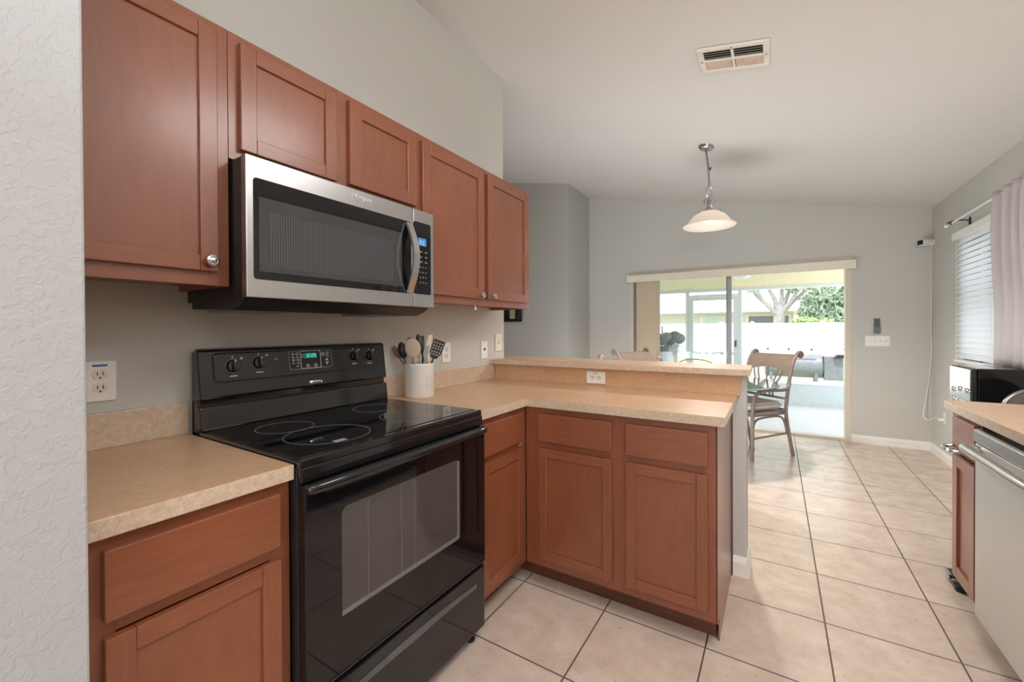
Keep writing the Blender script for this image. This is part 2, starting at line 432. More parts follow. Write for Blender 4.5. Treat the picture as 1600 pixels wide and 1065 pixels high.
struct('wall_far', bm, WALL)
WY0, WY1, WZ0, WZ1 = 2.02, 3.66, 0.95, 2.00          # window opening in the right wall
bm = NB(); box(bm, XW, XW + .15, -4.7, WY0, 0, 2.75); box(bm, XW, XW + .15, WY1, YF, 0, 2.75)
box(bm, XW, XW + .15, WY0, WY1, 0, WZ0); box(bm, XW, XW + .15, WY0, WY1, WZ1, 2.75)
struct('wall_right', bm, WALL)
def baseprofile(h=.085, t=.014): return [(0, 0), (t, 0), (t, h * .72), (t * .55, h * .92), (t * .3, h), (0, h)]
bm = NB(); prism(bm, [(YF - a, b) for a, b in baseprofile()], 'x', DX1 + .002, XW); struct('baseboard_far', bm, WHITE)
bm = NB(); prism(bm, [(XW - a, b) for a, b in baseprofile()], 'y', 1.47, YF - .0145); struct('baseboard_right', bm, WHITE)

# half wall that carries the bar
struct('wall_peninsula', B1(0.0, 1.5455, 1.1215, 1.2441, 0, 1.016, bev=.006), WALL)
bm = NB(); prism(bm, [(1.546 + a, b) for a, b in baseprofile(.098, .015)], 'y', 1.106, 1.2441)
prism(bm, [(1.1212 - a, b) for a, b in baseprofile(.098, .015)], 'x', 1.482, 1.546); struct('baseboard_peninsula', bm, WHITE)

# ------------------------------------------------------------------ sliding door, window
d1 = struct('door_1', B1(DX0, DX1, YF + .03, YF + .13, -0.002, 0.022), FRAMEB)
bm = NB(); box(bm, DX0, DX0 + .05, YF - .004, YF + .13, .022, DZ); box(bm, DX1 - .05, DX1, YF - .004, YF + .13, .0, DZ); box(bm, DX0 + .05, DX1 - .05, YF + .0, YF + .13, DZ - .05, DZ)
obj('door_frame', bm, FRAMEB, d1, bevel=.002)
bm = NB()
for z in (1.005, 1.06, 1.11, 1.18): box(bm, DX1 - .052, DX1 - .0492, YF + .012, YF + .026, z, z + .014)
obj('strike_plate', bm, DGREY, d1)
def sash(x0, x1, y, sr):
    bm = NB(); box(bm, x0, x0 + .05, y, y + .03, .022, DZ - .05); box(bm, x1 - .05, x1, y, y + .03, .022, DZ - .05)
    box(bm, x0 + .05, x1 - .05, y, y + .03, .022, .10); box(bm, x0 + .05, x1 - .05, y, y + .03, DZ - .11, DZ - .05)
    p = obj('door_panel', bm, MULL, d1, bevel=.002)
    obj('glass_pane', B1(x0 + .05, x1 - .05, y + .012, y + .018, .10, DZ - .11), GLASS, p)
sash(DX0 + .05, 1.20, YF + .035, 0); sash(DX0 + .052, 1.185, YF + .085, 0)

w1 = struct('window_1', B1(XW + .002, XW + .15, WY0, WY1, WZ0 - .02, WZ0, bev=.003), WHITE)
bm = NB()
box(bm, XW + .09, XW + .13, WY0, WY0 + .05, WZ0, WZ1); box(bm, XW + .09, XW + .13, WY1 - .05, WY1, WZ0, WZ1)
box(bm, XW + .09, XW + .13, WY0, WY1, WZ0, WZ0 + .05); box(bm, XW + .09, XW + .13, WY0, WY1, WZ1 - .05, WZ1)
box(bm, XW + .085, XW + .135, 2.99, 3.05, WZ0, WZ1); box(bm, XW + .09, XW + .13, WY0, WY1, 1.45, 1.49)
obj('window_frame', bm, WHITE, w1)
obj('window_pane', B1(XW + .105, XW + .111, WY0 + .02, WY1 - .02, WZ0 + .02, WZ1 - .02), GLASS, w1)

# blind on the right window
t = thing('window_blind', 'white horizontal slat blind lowered over the right wall window', 'blind', (XW - .04, 2.85, 0.96))
obj('headrail', B1(XW - .068, XW - .001, 1.98, 3.715, 1.985, 2.045, bev=.003), WHITE, t)
bm = NB(); z = 1.955
while z > 1.0:
    a = math.radians(66); c, s = .024 * math.cos(a), .024 * math.sin(a)
    prism(bm, [(XW - .036 - c, z - s - .001), (XW - .036 + c, z + s - .001), (XW - .036 + c, z + s + .001), (XW - .036 - c, z - s + .001)], 'y', 2.00, 3.70)
    z -= .0445
obj('slats', bm, SLAT, t)
obj('bottom_rail', B1(XW - .058, XW - .014, 2.00, 3.70, .962, .982, bev=.003), WHITE, t)
for y in (3.62, 2.95, 2.25):
    bm = NB(); tube(bm, [(XW - .064, y, 1.99), (XW - .064, y, .97)], .0012, 6); obj('ladder_cord', bm, WHITE, t)

# curtain and rod
t = thing('curtain_rod', 'white curtain rod with dark scroll bracket above the window blind', 'curtain rod', (XW - .105, 2.9, 2.10))
bm = NB(); tube(bm, [(XW - .105, 3.655, 2.113), (XW - .105, 1.9, 2.113)], .008, 12); obj('rod', bm, WHITE, t, smooth=True)
bm = NB(); ellipsoid(bm, (XW - .105, 3.69, 2.113), .017, .026, .017); obj('finial', bm, WHITE, t, smooth=True)
bm = NB(); tube(bm, smooth_path([(XW - .006, 3.55, 2.118), (XW - .05, 3.55, 2.128), (XW - .113, 3.55, 2.122), (XW - .115, 3.55, 2.096)]), .005, 8); tube(bm, smooth_path([(XW - .105, 3.665, 2.126), (XW - .105, 3.64, 2.134), (XW - .105, 3.60, 2.124)]), .005, 8)
box(bm, XW - .007, XW - .0005, 3.535, 3.565, 2.085, 2.145); obj('bracket', bm, BLACKM, t, smooth=True)
bm = NB(); NYc, NZc = 90, 24
grid = []
for j in range(NZc + 1):
    v = j / NZc; z = 2.135 - v * (2.135 - 1.005); row = []
    for i in range(NYc + 1):
        u = i / NYc
        amp = .014 + .020 * math.sin(PI * min(1, v * 1.3 + .15)) ; amp *= (1 - .25 * v)
        edge = -.012 * math.sin(PI * v * .9) if True else 0
        y = 2.772 + edge + .012 * v - u * .86
        ph = u * 2 * PI * 7.2 + 1.1 * math.sin(u * 9 + 1.4) + v * 1.4 * math.sin(u * 5)
        x = XW - .112 + amp * math.sin(ph) + (.004 * math.sin(40 * u) if v < .06 else 0)
        row.append(bm.verts.new((min(x, XW - .078), y, z)))
    grid.append(row)
for j in range(NZc):
    for i in range(NYc): bm.faces.new((grid[j][i], grid[j][i + 1], grid[j + 1][i + 1], grid[j + 1][i]))
cu = single('curtain', bm, CURTAIN, 'pinkish grey pleated curtain panel hanging from the rod at the window', 'curtain', smooth=True)
sm = cu.modifiers.new('thickness', 'SOLIDIFY'); sm.thickness = .002

# vertical blind stacked at the left of the sliding door
t = thing('vertical_blind', 'cream vertical blind with valance, vanes stacked left of the sliding door', 'blind', (1.15, YF - .06, 0.05))
obj('valance', B1(-0.085, 2.402, YF - .098, YF - .09, 1.886, 1.981, bev=.002), IVORY, t)
bm = NB(); box(bm, -0.085, -.078, YF - .09, YF - .001, 1.886, 1.981); box(bm, 2.395, 2.402, YF - .09, YF - .001, 1.886, 1.981); box(bm, -.078, 2.395, YF - .09, YF - .001, 1.974, 1.981)
obj('valance_return', bm, IVORY, t)
obj('track', B1(-.06, 2.38, YF - .075, YF - .035, 1.925, 1.955), WHITE, t)
for k in range(9):
    x = .062 + k * .033
    bm = NB(); a = math.radians(68 + 3 * (k % 3)); dx, dy = .044 * math.cos(a), .044 * math.sin(a)
    prism(bm, [(x - dx, YF - .052 - dy), (x, YF - .049), (x + dx, YF - .052 + dy), (x + dx + .001, YF - .0505 + dy), (x + .001, YF - .0475), (x - dx + .001, YF - .0505 - dy)], 'z', .05, 1.93)
    obj('vane', bm, VANE, t)

# ------------------------------------------------------------------ cabinets
def mapper(face, w0):
    """(u across, w outward from the face plane, z) -> world"""
    if face == '+x': return lambda u, w, z: (w0 + w, u, z)
    if face == '-x': return lambda u, w, z: (w0 - w, u, z)
    return lambda u, w, z: (u, w0 - w, z)
def mbox(bm, mp, u0, u1, w0, w1, z0, z1, mi=0):
    a = mp(u0, w0, z0); b = mp(u1, w1, z1)
    box(bm, min(a[0], b[0]), max(a[0], b[0]), min(a[1], b[1]), max(a[1], b[1]), z0, z1, mi=mi)
def hmat(face): return WOOD_X if face == '-y' else WOOD_Y
def shaker(parent, face, w0, u0, u1, z0, z1, rail=.045, knob=None, rail_mat=None):
    mp = mapper(face, w0); bm = NB(); T = .019
    mbox(bm, mp, u0, u0 + rail, .001, T, z0, z1); mbox(bm, mp, u1 - rail, u1, .001, T, z0, z1)
    mbox(bm, mp, u0 + rail, u1 - rail, .001, T - .0006, z0, z0 + rail, 1); mbox(bm, mp, u0 + rail, u1 - rail, .001, T - .0006, z1 - rail, z1, 1)
    d = obj('door', bm, [WOOD_Z, rail_mat or hmat(face)], parent, bevel=.0022)
    bm = NB(); mbox(bm, mp, u0 + rail - .004, u1 - rail + .004, .002, T - .009, z0 + rail - .004, z1 - rail + .004)
    obj('panel', bm, WOOD_P, d)
    if knob:
        bm = NB(); c = mp(knob[0], T, knob[1]); ax = 'x' if 'x' in face else 'y'; s = -1 if face[0] == '-' else 1
        prof = [(.007, 0), (.006, .009), (.0075, .013), (.0155, .016), (.017, .020), (.0155, .0235), (.011, .0255), (.0095, .0245), (.006, .0265), (.0, .0275)]
        lathe(bm, [(r, h * s) for r, h in prof], c, 20, ax); obj('knob', bm, NICKEL, d, smooth=True)
    return d
def drawer(parent, face, w0, u0, u1, z0, z1, mat=None):
    mp = mapper(face, w0); bm = NB(); mbox(bm, mp, u0, u1, .001, .019, z0, z1)
    return obj('drawer_front', bm, mat or hmat(face), parent, bevel=.0025)
def frame(parent, face, w0, u0, u1, z0, z1, stiles, rails, t=.019):
    """face frame: stiles [(u0,u1)], rails [(z0,z1)]"""
    mp = mapper(face, w0); bm = NB()
    for a, b in stiles: mbox(bm, mp, a, b, -t, 0, z0, z1)
    for a, b in rails:
        us = sorted(stiles)
        for (a0, a1), (b0, b1) in zip(us, us[1:]): mbox(bm, mp, a1, b0, -t, -.0003, a, b, 1)
    return obj('face_frame', bm, [WOOD_Z, hmat(face)], parent, bevel=.0006)

UX, UB, UT = .305, 1.382, 2.1335                       # uppers: face plane, bottom, top
Y0, Y1, Y2, Y3 = -1.038, -.654, .1035, 1.0887          # unit borders along the stove wall
def upper(name_label, y0, y1, z0, z1, stiles, railh=.035):
    t = thing('wall_cabinet', name_label, 'cabinet', (0, (y0 + y1) / 2, z0))
    bm = NB(); e = .0008
    box(bm, .001, UX - .019, y0 + e, y0 + .016, z0, z1); box(bm, .001, UX - .019, y1 - .016, y1 - e, z0, z1)
    box(bm, .001, UX - .019, y0 + .016, y1 - .016, z0 + .018, z0 + .034); box(bm, .001, UX - .019, y0 + .016, y1 - .016, z1 - .018, z1 - .001)
    box(bm, .001, .012, y0 + .016, y1 - .016, z0 + .034, z1 - .018)
    obj('cabinet_box', bm, WOOD_Z, t)
    frame(t, '+x', UX, y0 + e, y1 - e, z0, z1, stiles, [(z0, z0 + railh + .012), (z1 - railh, z1)])
    return t
t = upper('single door cherry wall cabinet left of the steel microwave', Y0, Y1, UB, UT, [(Y0 + .001, Y0 + .04), (Y1 - .05, Y1 - .0008)])
shaker(t, '+x', UX, -1.016, -.688, 1.42, 2.108, .044, knob=(-.711, 1.448))
t = upper('short double door cherry wall cabinet above the steel microwave', Y1, Y2, 1.760, UT, [(Y1 + .0008, Y1 + .045), (-.315, -.25), (Y2 - .03, Y2 - .0008)])
shaker(t, '+x', UX, -.627, -.309, 1.790, 2.108, .045); shaker(t, '+x', UX, -.256, .083, 1.797, 2.112, .054)
t = upper('double door cherry wall cabinet right of the steel microwave', Y2, Y3, UB, UT, [(Y2 + .0008, Y2 + .035), (.56, .635), (Y3 - .045, Y3 - .0008)])
shaker(t, '+x', UX, .119, .579, 1.418, 2.106, .052, knob=(.541, 1.436)); shaker(t, '+x', UX, .614, 1.054, 1.418, 2.110, .052, knob=(.650, 1.438))
bm = NB(); tube(bm, smooth_path([(.29, .536, 1.3815), (.29, .536, 1.366), (.29, .540, 1.360), (.29, .545, 1.366)]), .0035, 8)
single('adhesive_hook', bm, PLATE, 'tiny white hook under the right wall cabinet', 'hook', smooth=True)

FX, FZ0, FZ1 = .6135, .10, .876
def basebox(t, x0, x1, y0, y1, kick):
    bm = NB(); box(bm, x0, x1, y0, y1, FZ0, FZ1 - .002); obj('cabinet_box', bm, WOOD_Z, t)
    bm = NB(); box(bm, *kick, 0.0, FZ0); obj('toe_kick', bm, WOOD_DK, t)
# left of the range
t = thing('base_cabinet', 'cherry base cabinet with one drawer left of the black range', 'cabinet', (.3, -.846, 0))
basebox(t, .002, FX - .019, -1.036, -.657, (.002, FX - .085, -1.036, -.657))
frame(t, '+x', FX, -1.036, -.657, FZ0, FZ1, [(-1.036, -.985), (-.705, -.657)], [(FZ0, .14), (.69, .74), (.84, FZ1)])
drawer(t, '+x', FX, -1.004, -.687, .719, .851); shaker(t, '+x', FX, -1.004, -.686, .13, .688, .044)
# corner cabinet right of the range
t = thing('base_cabinet', 'narrow cherry base cabinet in the corner right of the black range', 'cabinet', (.3, .315, 0))
basebox(t, .002, FX - .019, .114, .520, (.002, FX - .085, .114, .520))
frame(t, '+x', FX, .114, .519, FZ0, FZ1, [(.114, .16), (.462, .519)], [(FZ0, .145), (.678, .72), (.84, FZ1)])
obj('unfinished_rail', B1(FX - .002, FX + .004, .455, .475, .687, .7085), TANW, t, label='bare pale wood end of the drawer rail')
drawer(t, '+x', FX, .143, .468, .711, .851); shaker(t, '+x', FX, .141, .471, .140, .682, .046)
# peninsula cabinet
PF, PX1 = .5237, 1.4774
t = thing('base_cabinet', 'wide cherry peninsula cabinet with two drawers under the bar counter', 'cabinet', (1.05, .8, 0))
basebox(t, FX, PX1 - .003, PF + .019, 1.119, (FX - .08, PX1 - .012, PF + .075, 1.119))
frame(t, '-y', PF, FX, PX1, FZ0, FZ1, [(FX + .001, .715), (1.035, 1.145), (1.425, PX1)], [(FZ0, .15), (.675, .72), (.835, FZ1)])
for u0, u1 in ((.694, 1.059), (1.121, 1.447)):
    drawer(t, '-y', PF, u0, u1, .712, .846); shaker(t, '-y', PF, u0, u1, .141, .680, .043)
bm = NB(); prism(bm, [(PF, FZ0), (PF, FZ1 - .002), (1.121, FZ1 - .002), (1.121, 0), (.58, 0), (.58, FZ0)], 'x', PX1 - .003, PX1 + .002)
obj('end_panel', bm, WOOD_Z, t)
obj('end_trim', B1(PX1 + .002, PX1 + .008, 1.10, 1.1205, 0, FZ1 - .003), WOOD_DK, t)

# ------------------------------------------------------------------ counters
CT, CB = .914, .876
t = thing('countertop', 'short beige laminate countertop left of the black range', 'countertop', (.3, -.85, CB))
obj('slab', edge_faces(B1(.001, .635, -1.0375, -.6545, CB, CT, bev=.002)), [LAM, LAM_E], t)
obj('backsplash', B1(.001, .02, -1.0375, -.6545, CT, 1.017, bev=.002), LAM_E, t)
obj('seam', B1(.03, .612, -1.0265, -1.0245, CT - .001, CT + .0008), plain('dark_seam_line', S(120, 96, 76), .6), t)
t = thing('countertop', 'L-shaped beige laminate countertop along the wall and peninsula', 'countertop', (.75, .7, CB))
bm = NB(); prism(bm, [(.001, .1135), (.635, .1135), (.635, .4987), (1.5074, .4987), (1.5074, 1.101), (.001, 1.101)], 'z', CB, CT, bev=.002)
obj('slab', edge_faces(bm), [LAM, LAM_E], t)
bm = NB(); box(bm, .001, .02, .1135, 1.101, CT, 1.017, bev=.002); obj('backsplash', bm, LAM_E, t)
bm = NB(); box(bm, .021, 1.519, 1.101, 1.121, CT, 1.0165); obj('bar_splash', bm, LAM, t)
bm = NB(); prism(bm, [(.001, 1.0637), (1.5657, 1.0637), (1.56, 1.39), (-.10, 1.42), (-.10, 1.2446), (.001, 1.2446)], 'z', 1.0173, 1.0486, bev=.002)
single('bar_top', edge_faces(bm), [LAM, LAM_E], 'raised beige laminate bar top capping the peninsula half wall', 'bar top')

# ------------------------------------------------------------------ range
RY0, RY1 = -.6515, .1110
rg = thing('electric_range', 'black freestanding electric range with glass cooktop', 'range', (.33, -.27, 0))
obj('body', B1(.02, .640, RY0, RY1, .045, .905), BLACKP, rg, bevel=.002)
bm = NB(); box(bm, .085, .652, RY0, RY1, .900, .9265); obj('cooktop_frame', bm, BLACKG, rg, bevel=.006)
ck = obj('cooktop', B1(.105, .625, RY0 + .02, RY1 - .02, .9255, .9283), BLACKGL, rg)
for (bx_, by_, br) in ((.27, -.475, .088), (.475, -.455, .125), (.25, -.09, .088), (.485, -.125, .108)):
    bm = NB(); n = 56
    ringprism(bm, [(bx_ + br * math.cos(2 * PI * k / n), by_ + br * math.sin(2 * PI * k / n)) for k in range(n)],
              [(bx_ + (br - .0018) * math.cos(2 * PI * k / n), by_ + (br - .0018) * math.sin(2 * PI * k / n)) for k in range(n)], 'z', .9281, .9287)
    obj('burner_ring', bm, LINEG, ck)
bm = NB()
for k in range(5): box(bm, .566, .586, -.502 + k * .008, -.497 + k * .008, .9281, .9287)
obj('cooktop_print', bm, LINE, ck)
bm = NB(); box(bm, .636, .656, RY0 + .002, RY1 - .002, .865, .904); obj('front_trim', bm, BLACKG, rg, bevel=.004)
# oven door
od = obj('oven_door', B1(.636, .668, RY0 + .003, RY1 - .003, .315, .862), BLACKGL, rg, bevel=.005)
bm = NB(); prism(bm, rrect(-.545, -.052, .476, .772, .022), 'x', .666, .6688); obj('oven_window', bm, OVENWIN, od)
bm = NB(); prism(bm, [(-.545, .476), (-.060, .476), (-.054, .484), (-.054, .765), (-.066, .765), (-.068, .497), (-.074, .490), (-.545, .490)], 'x', .6675, .6697); obj('window_bezel', bm, plain('grey_window_bezel', (.20, .195, .19, 1), .3, metal=.3), od)
for y in (-.46, -.335, -.28):
    obj('rack_line', B1(.6686, .6692, y, y + .002, .49, .765), plain('oven_rack_wire', (.16, .15, .145, 1), .4), od)
bm = NB()
hp = [(.664, RY0 + .012, .852), (.684, RY0 + .022, .853), (.694, RY0 + .12, .855), (.699, -.27, .856), (.694, RY1 - .12, .855), (.684, RY1 - .022, .853), (.664, RY1 - .012, .852)]
tube(bm, smooth_path(hp, 8), .0085, 12, flat=1.5); obj('handle', bm, BLACKG, od, smooth=True)
# drawer
sd = obj('storage_drawer', B1(.636, .664, RY0 + .003, RY1 - .003, .052, .300), BLACKG, rg, bevel=.005)
bm = NB()
pts = []
for k in range(13):
    y = RY0 + .06 + (RY1 - RY0 - .12) * k / 12; s = (k / 6 - 1); pts.append((y, .262 - .012 * s * s * 1.2))
poly = pts + [(y, z - .026 + .010 * abs((y + .27) / .3)) for y, z in reversed(pts)]
prism(bm, poly, 'x', .6635, .6665); obj('drawer_grip', bm, plain('dull_grey_grip', (.10, .105, .115, 1), .35, var=.25), sd, label='dull grey curved finger grip')
for x, y in ((.622, RY1 - .045), (.60, RY0 + .045), (.08, RY0 + .045), (.08, RY1 - .045)):
    bm = NB(); lathe(bm, [(.018, 0), (.018, .012), (.008, .014), (.008, .047)], (x, y, 0), 14); obj('leveling_foot', bm, BLACKM, rg, smooth=True)
# backguard
bg = obj('backguard', B1(.022, .072, RY0 + .004, RY1 - .004, .90, 1.185, bev=.006), BLACKG, rg, bevel=0)
bm = NB(); prism(bm, [(.060, .926), (.098, .926), (.088, 1.003), (.060, 1.003)], 'y', RY0 + .002, RY1 - .002); obj('lower_splash', bm, BLACKG, bg, bevel=.006)
bm = NB(); prism(bm, [(.060, 1.024), (.094, 1.027), (.072, 1.190), (.040, 1.195)], 'y', RY0 + .003, RY1 - .006)
cpn = obj('control_panel', bm, BLACKG, bg, bevel=.008)
TL = math.atan2(.022, .163)                             # panel leans back
def onpanel(bm, off=0.0):
    """(w outward, u along wall, v up the panel face from z 1.108) -> world"""
    bm.transform(Matrix.Translation((.0835 + off, 0, 1.108)) @ Matrix.Rotation(-TL, 4, 'Y'))
def V(z): return z - 1.108
def panelpart(name, bm, mat, parent=cpn, **k):
    onpanel(bm); return obj(name, bm, mat, parent, **k)
bm = NB(); prism(bm, rrect(-.606, .055, V(1.079), V(1.176), .014), 'x', -.002, .003); fas = panelpart('fascia', bm, BLACKG, bevel=.0025)
bm = NB(); ringprism(bm, rrect(-.610, .059, V(1.075), V(1.180), .017), rrect(-.606, .055, V(1.079), V(1.176), .014), 'x', -.001, .0012); panelpart('fascia_groove', bm, BLACKM)
for ky, kz in ((-.55, 1.131), (-.465, 1.137), (-.07, 1.139), (.011, 1.136)):
    bm = NB(); lathe(bm, [(.0245, .003), (.0245, .0042), (.0, .0042)], (0, ky, V(kz)), 28, 'x'); kb0 = panelpart('knob_ring', bm, LINEG, smooth=True)
    bm = NB(); lathe(bm, [(.0225, .004), (.0222, .012), (.019, .016), (.0, .0165)], (0, ky, V(kz)), 24, 'x')
    box(bm, .014, .027, ky - .006, ky + .006, V(kz) - .021, V(kz) + .021, bev=.002); kb = panelpart('knob', bm, BLACKG, smooth=True)
    panelpart('pointer', B1(.0265, .0278, ky - .0012, ky + .0012, V(kz) + .012, V(kz) + .021), LINE, kb)
    for a in ((ky - .012, ky + .012, V(kz) - .036, V(kz) - .0325), (ky - .003, ky + .003, V(kz) + .029, V(kz) + .033), (ky + .024, ky + .032, V(kz) + .022, V(kz) + .029)): panelpart('knob_print', B1(.003, .0036, *a), LINE)
bm = NB(); prism(bm, rrect(-.355, -.180, V(1.102), V(1.171), .008), 'x', .002, .0042); panelpart('keypad', bm, BLACKM)
bm = NB(); ringprism(bm, rrect(-.357, -.178, V(1.100), V(1.173), .009), rrect(-.3545, -.1805, V(1.1025), V(1.1705), .007), 'x', .003, .0047); panelpart('keypad_border', bm, LINEG)
bm = NB(); ringprism(bm, rrect(-.3125, -.2265, V(1.1005), V(1.1725), .008), rrect(-.310, -.229, V(1.103), V(1.170), .006), 'x', .0036, .0055); panelpart('display_border', bm, LINE)
bm = NB(); box(bm, .0036, .0046, -.298, -.243, V(1.141), V(1.162)); ds = panelpart('clock_display', bm, LEDBG)
def seg7(bm, ch, y, z, w, h, x0, x1):
    s = {'1': 'bc', '2': 'abged', '9': 'abcdfg'}[ch]; tk = .0016
    R = {'a': (0, w, h - tk, h), 'd': (0, w, 0, tk), 'g': (0, w, h / 2 - tk / 2, h / 2 + tk / 2), 'b': (w - tk, w, h / 2, h), 'c': (w - tk, w, 0, h / 2), 'f': (0, tk, h / 2, h), 'e': (0, tk, 0, h / 2)}
    for q in s:
        a, b, c, d = R[q]; box(bm, x0, x1, y + a, y + b, z + c, z + d)
bm = NB()
for ch, dy in (('1', -.2905), ('2', -.2805), ('2', -.2665), ('9', -.2555)): seg7(bm, ch, dy, V(1.1445), .0078, .0145, .0046, .0052)
box(bm, .0046, .0052, -.2702, -.2687, V(1.148), V(1.1495)); box(bm, .0046, .0052, -.2702, -.2687, V(1.1535), V(1.155))
panelpart('clock_digits', bm, LED, ds)
for q, (ky, kz, r) in enumerate(((-.341, 1.160, .0068), (-.324, 1.160, .0068), (-.340, 1.137, .0068), (-.322, 1.137, .0068), (-.283, 1.112, .0078), (-.250, 1.112, .0078), (-.216, 1.155, .0095), (-.196, 1.158, .0075))):
    bm = NB(); lathe(bm, [(r, .004), (r, .0052), (0, .0052)], (0, ky, V(kz)), 18, 'x'); panelpart('key', bm, LINEG, smooth=True)
for ky, kz in ((-.341, 1.148), (-.324, 1.148), (-.340, 1.124), (-.322, 1.124), (-.325, 1.113), (-.196, 1.146)): panelpart('key_print', B1(.004, .0048, ky - .006, ky + .006, V(kz) - .0016, V(kz) + .0016), LINE)
for k in range(3): panelpart('key_print', B1(.0044, .0049, -.307, -.301, V(1.145) + k * .0055, V(1.148) + k * .0055), LINE)
for a, b in ((1.128, 1.140), (1.122, 1.110)):
    bm = NB(); prism(bm, [(-.208, V(a)), (-.192, V(a)), (-.200, V(b))], 'x', .004, .0048); panelpart('arrow_key', bm, LINE)
bm = NB(); box(bm, .003, .0036, -.411, -.397, V(1.143), V(1.150)); panelpart('warning_print', bm, PINK)
bm = NB(); lathe(bm, [(.027, 0), (.027, .002), (.022, .0035), (.0, .0042)], (0, 0, 0), 32, 'x', sy=.36)
bm.transform(Matrix.Translation((.0925, -.254, 1.0445)) @ Matrix.Rotation(-TL, 4, 'Y')); bdg = obj('badge', bm, CHROME, cpn, smooth=True)
bm = text_bm('Whirlpool', .0095); facing_x(bm, .0966, -.254, 1.0445, TL); obj('badge_lettering', bm, BLACKM, bdg)

# ------------------------------------------------------------------ microwave over the range
MX = .400; MY0, MY1, MZ0, MZ1 = -.6525, .1025, 1.3481, 1.7545
mw = thing('microwave_oven', 'stainless over-the-range microwave mounted above the black range', 'microwave', (.2, -.275, MZ0 - .03))
bm = NB(); box(bm, .002, .372, MY0 + .004, MY1 - .004, MZ0 - .002, MZ1); obj('case', bm, BLACKP, mw, bevel=.002)
bm = NB(); prism(bm, [(.03, MZ0 - .002), (.03, MZ0 - .024), (.30, MZ0 - .034), (.345, MZ0 - .020), (.375, MZ0 - .002)], 'y', MY0 + .006, MY1 - .006); und = obj('vent_hood', bm, DGREY, mw, bevel=.002)
for y in (-.54, -.05):
    bm = NB(); box(bm, .10, .27, y - .09, y + .09, MZ0 - .036, MZ0 - .0305); obj('grease_filter', bm, LINEG, und)
DYR = -.0165                                               # split between door and control panel
dr = obj('door', B1(.373, MX, MY0, DYR - .0012, MZ0, MZ1), STEEL, mw, bevel=.003)
ctl = obj('control_panel', B1(.373, MX, DYR + .0012, MY1, MZ0, MZ1), STEEL, mw, bevel=.003)
bm = NB(); prism(bm, rrect(-.633, -.030, 1.401, 1.693, .010), 'x', MX - .001, MX + .0012); wn = obj('window', bm, BLACKGL, dr)
GREYW = plain('microwave_inner_glass', (0.055, 0.056, 0.058, 1), 0.07, var=0.1)
def mesh_mat():
    n = NT('microwave_screen_mesh'); v = n.coords(); w = n.add('ShaderNodeTexWave'); w.bands_direction = 'Y'; w.inputs['Scale'].default_value = 40.0
    n.link(v, w.inputs['Vector']); n.link(n.ramp(w.outputs['Fac'], [(0.3, (.045, .047, .050, 1)), (0.7, (.085, .088, .093, 1))]), n.b.inputs['Base Color']); n.set(Roughness=.08); return n.m
bm = NB(); prism(bm, [(-.618, 1.425), (-.079, 1.425), (-.079, 1.640), (-.618, 1.640)], 'x', MX + .0005, MX + .0018); obj('inner_frame', bm, GREYW, wn)
bm = NB(); prism(bm, rrect(-.592, -.128, 1.440, 1.602, .008), 'x', MX + .0012, MX + .0024); obj('screen', bm, mesh_mat(), wn)
bm = NB(); hpts = []
for k in range(17):
    s = k / 16; hpts.append((MX + .006 + .042 * math.sin(PI * s), -.046, 1.404 + .28 * s))
prof = []
for i, p in enumerate(hpts):
    a = Vector(hpts[max(i - 1, 0)]); b = Vector(hpts[min(i + 1, 16)]); tz = (b - a).normalized(); nx = Vector((tz.z, 0, -tz.x))
    prof.append([bm.verts.new(Vector(p) + Vector((0, dy, 0)) + nx * dn) for dy, dn in ((-.016, 0), (-.014, .006), (.014, .006), (.016, 0), (.014, -.006), (-.014, -.006))])
for A, B_ in zip(prof, prof[1:]):
    for k in range(6): bm.faces.new((A[k], A[(k + 1) % 6], B_[(k + 1) % 6], B_[k]))
bm.faces.new(prof[0]); bm.faces.new(prof[-1]); obj('handle', bm, STEEL, dr, smooth=True)
bm = NB(); prism(bm, rrect(-.0145, .083, 1.402, 1.703, .008), 'x', MX - .001, MX + .0012); kp = obj('keypad', bm, BLACKGL, ctl)
obj('display', B1(MX + .0008, MX + .0018, .010, .056, 1.606, 1.638), LEDB, kp)
bm = NB()
for yy in (.018, .034): 
    for zz in (1.612, 1.622): box(bm, MX + .0018, MX + .0022, yy, yy + .009, zz, zz + .005)
obj('display_digits', bm, emit('pale_blue_digits', (.6, .85, 1, 1), .8), kp)
for i in range(7):
    for j in range(3 if i > 2 else 2):
        y = .018 + j * (.016 if i > 2 else .03); z = 1.578 - i * .0215
        obj('key', B1(MX + .0008, MX + .0017, y, y + (.006 if i > 2 else .014), z, z + .005), LINEG, kp)
bm = text_bm('Whirlpool', .022, .0012); facing_x(bm, MX + .0008, -.268, 1.729); bd = obj('badge_lettering', bm, plain('raised_pale_metal', (.72, .70, .68, 1), .35), dr)
bm = NB(); n = 26; tube(bm, [(MX + .0012, -.272 + .019 * math.cos(PI * .75 + k / n * PI * 1.35), 1.728 + .013 * math.sin(PI * .75 + k / n * PI * 1.35)) for k in range(n + 1)], .0011, 6); obj('badge_swoosh', bm, plain('raised_pale_swoosh', (.75, .73, .71, 1), .35), bd)

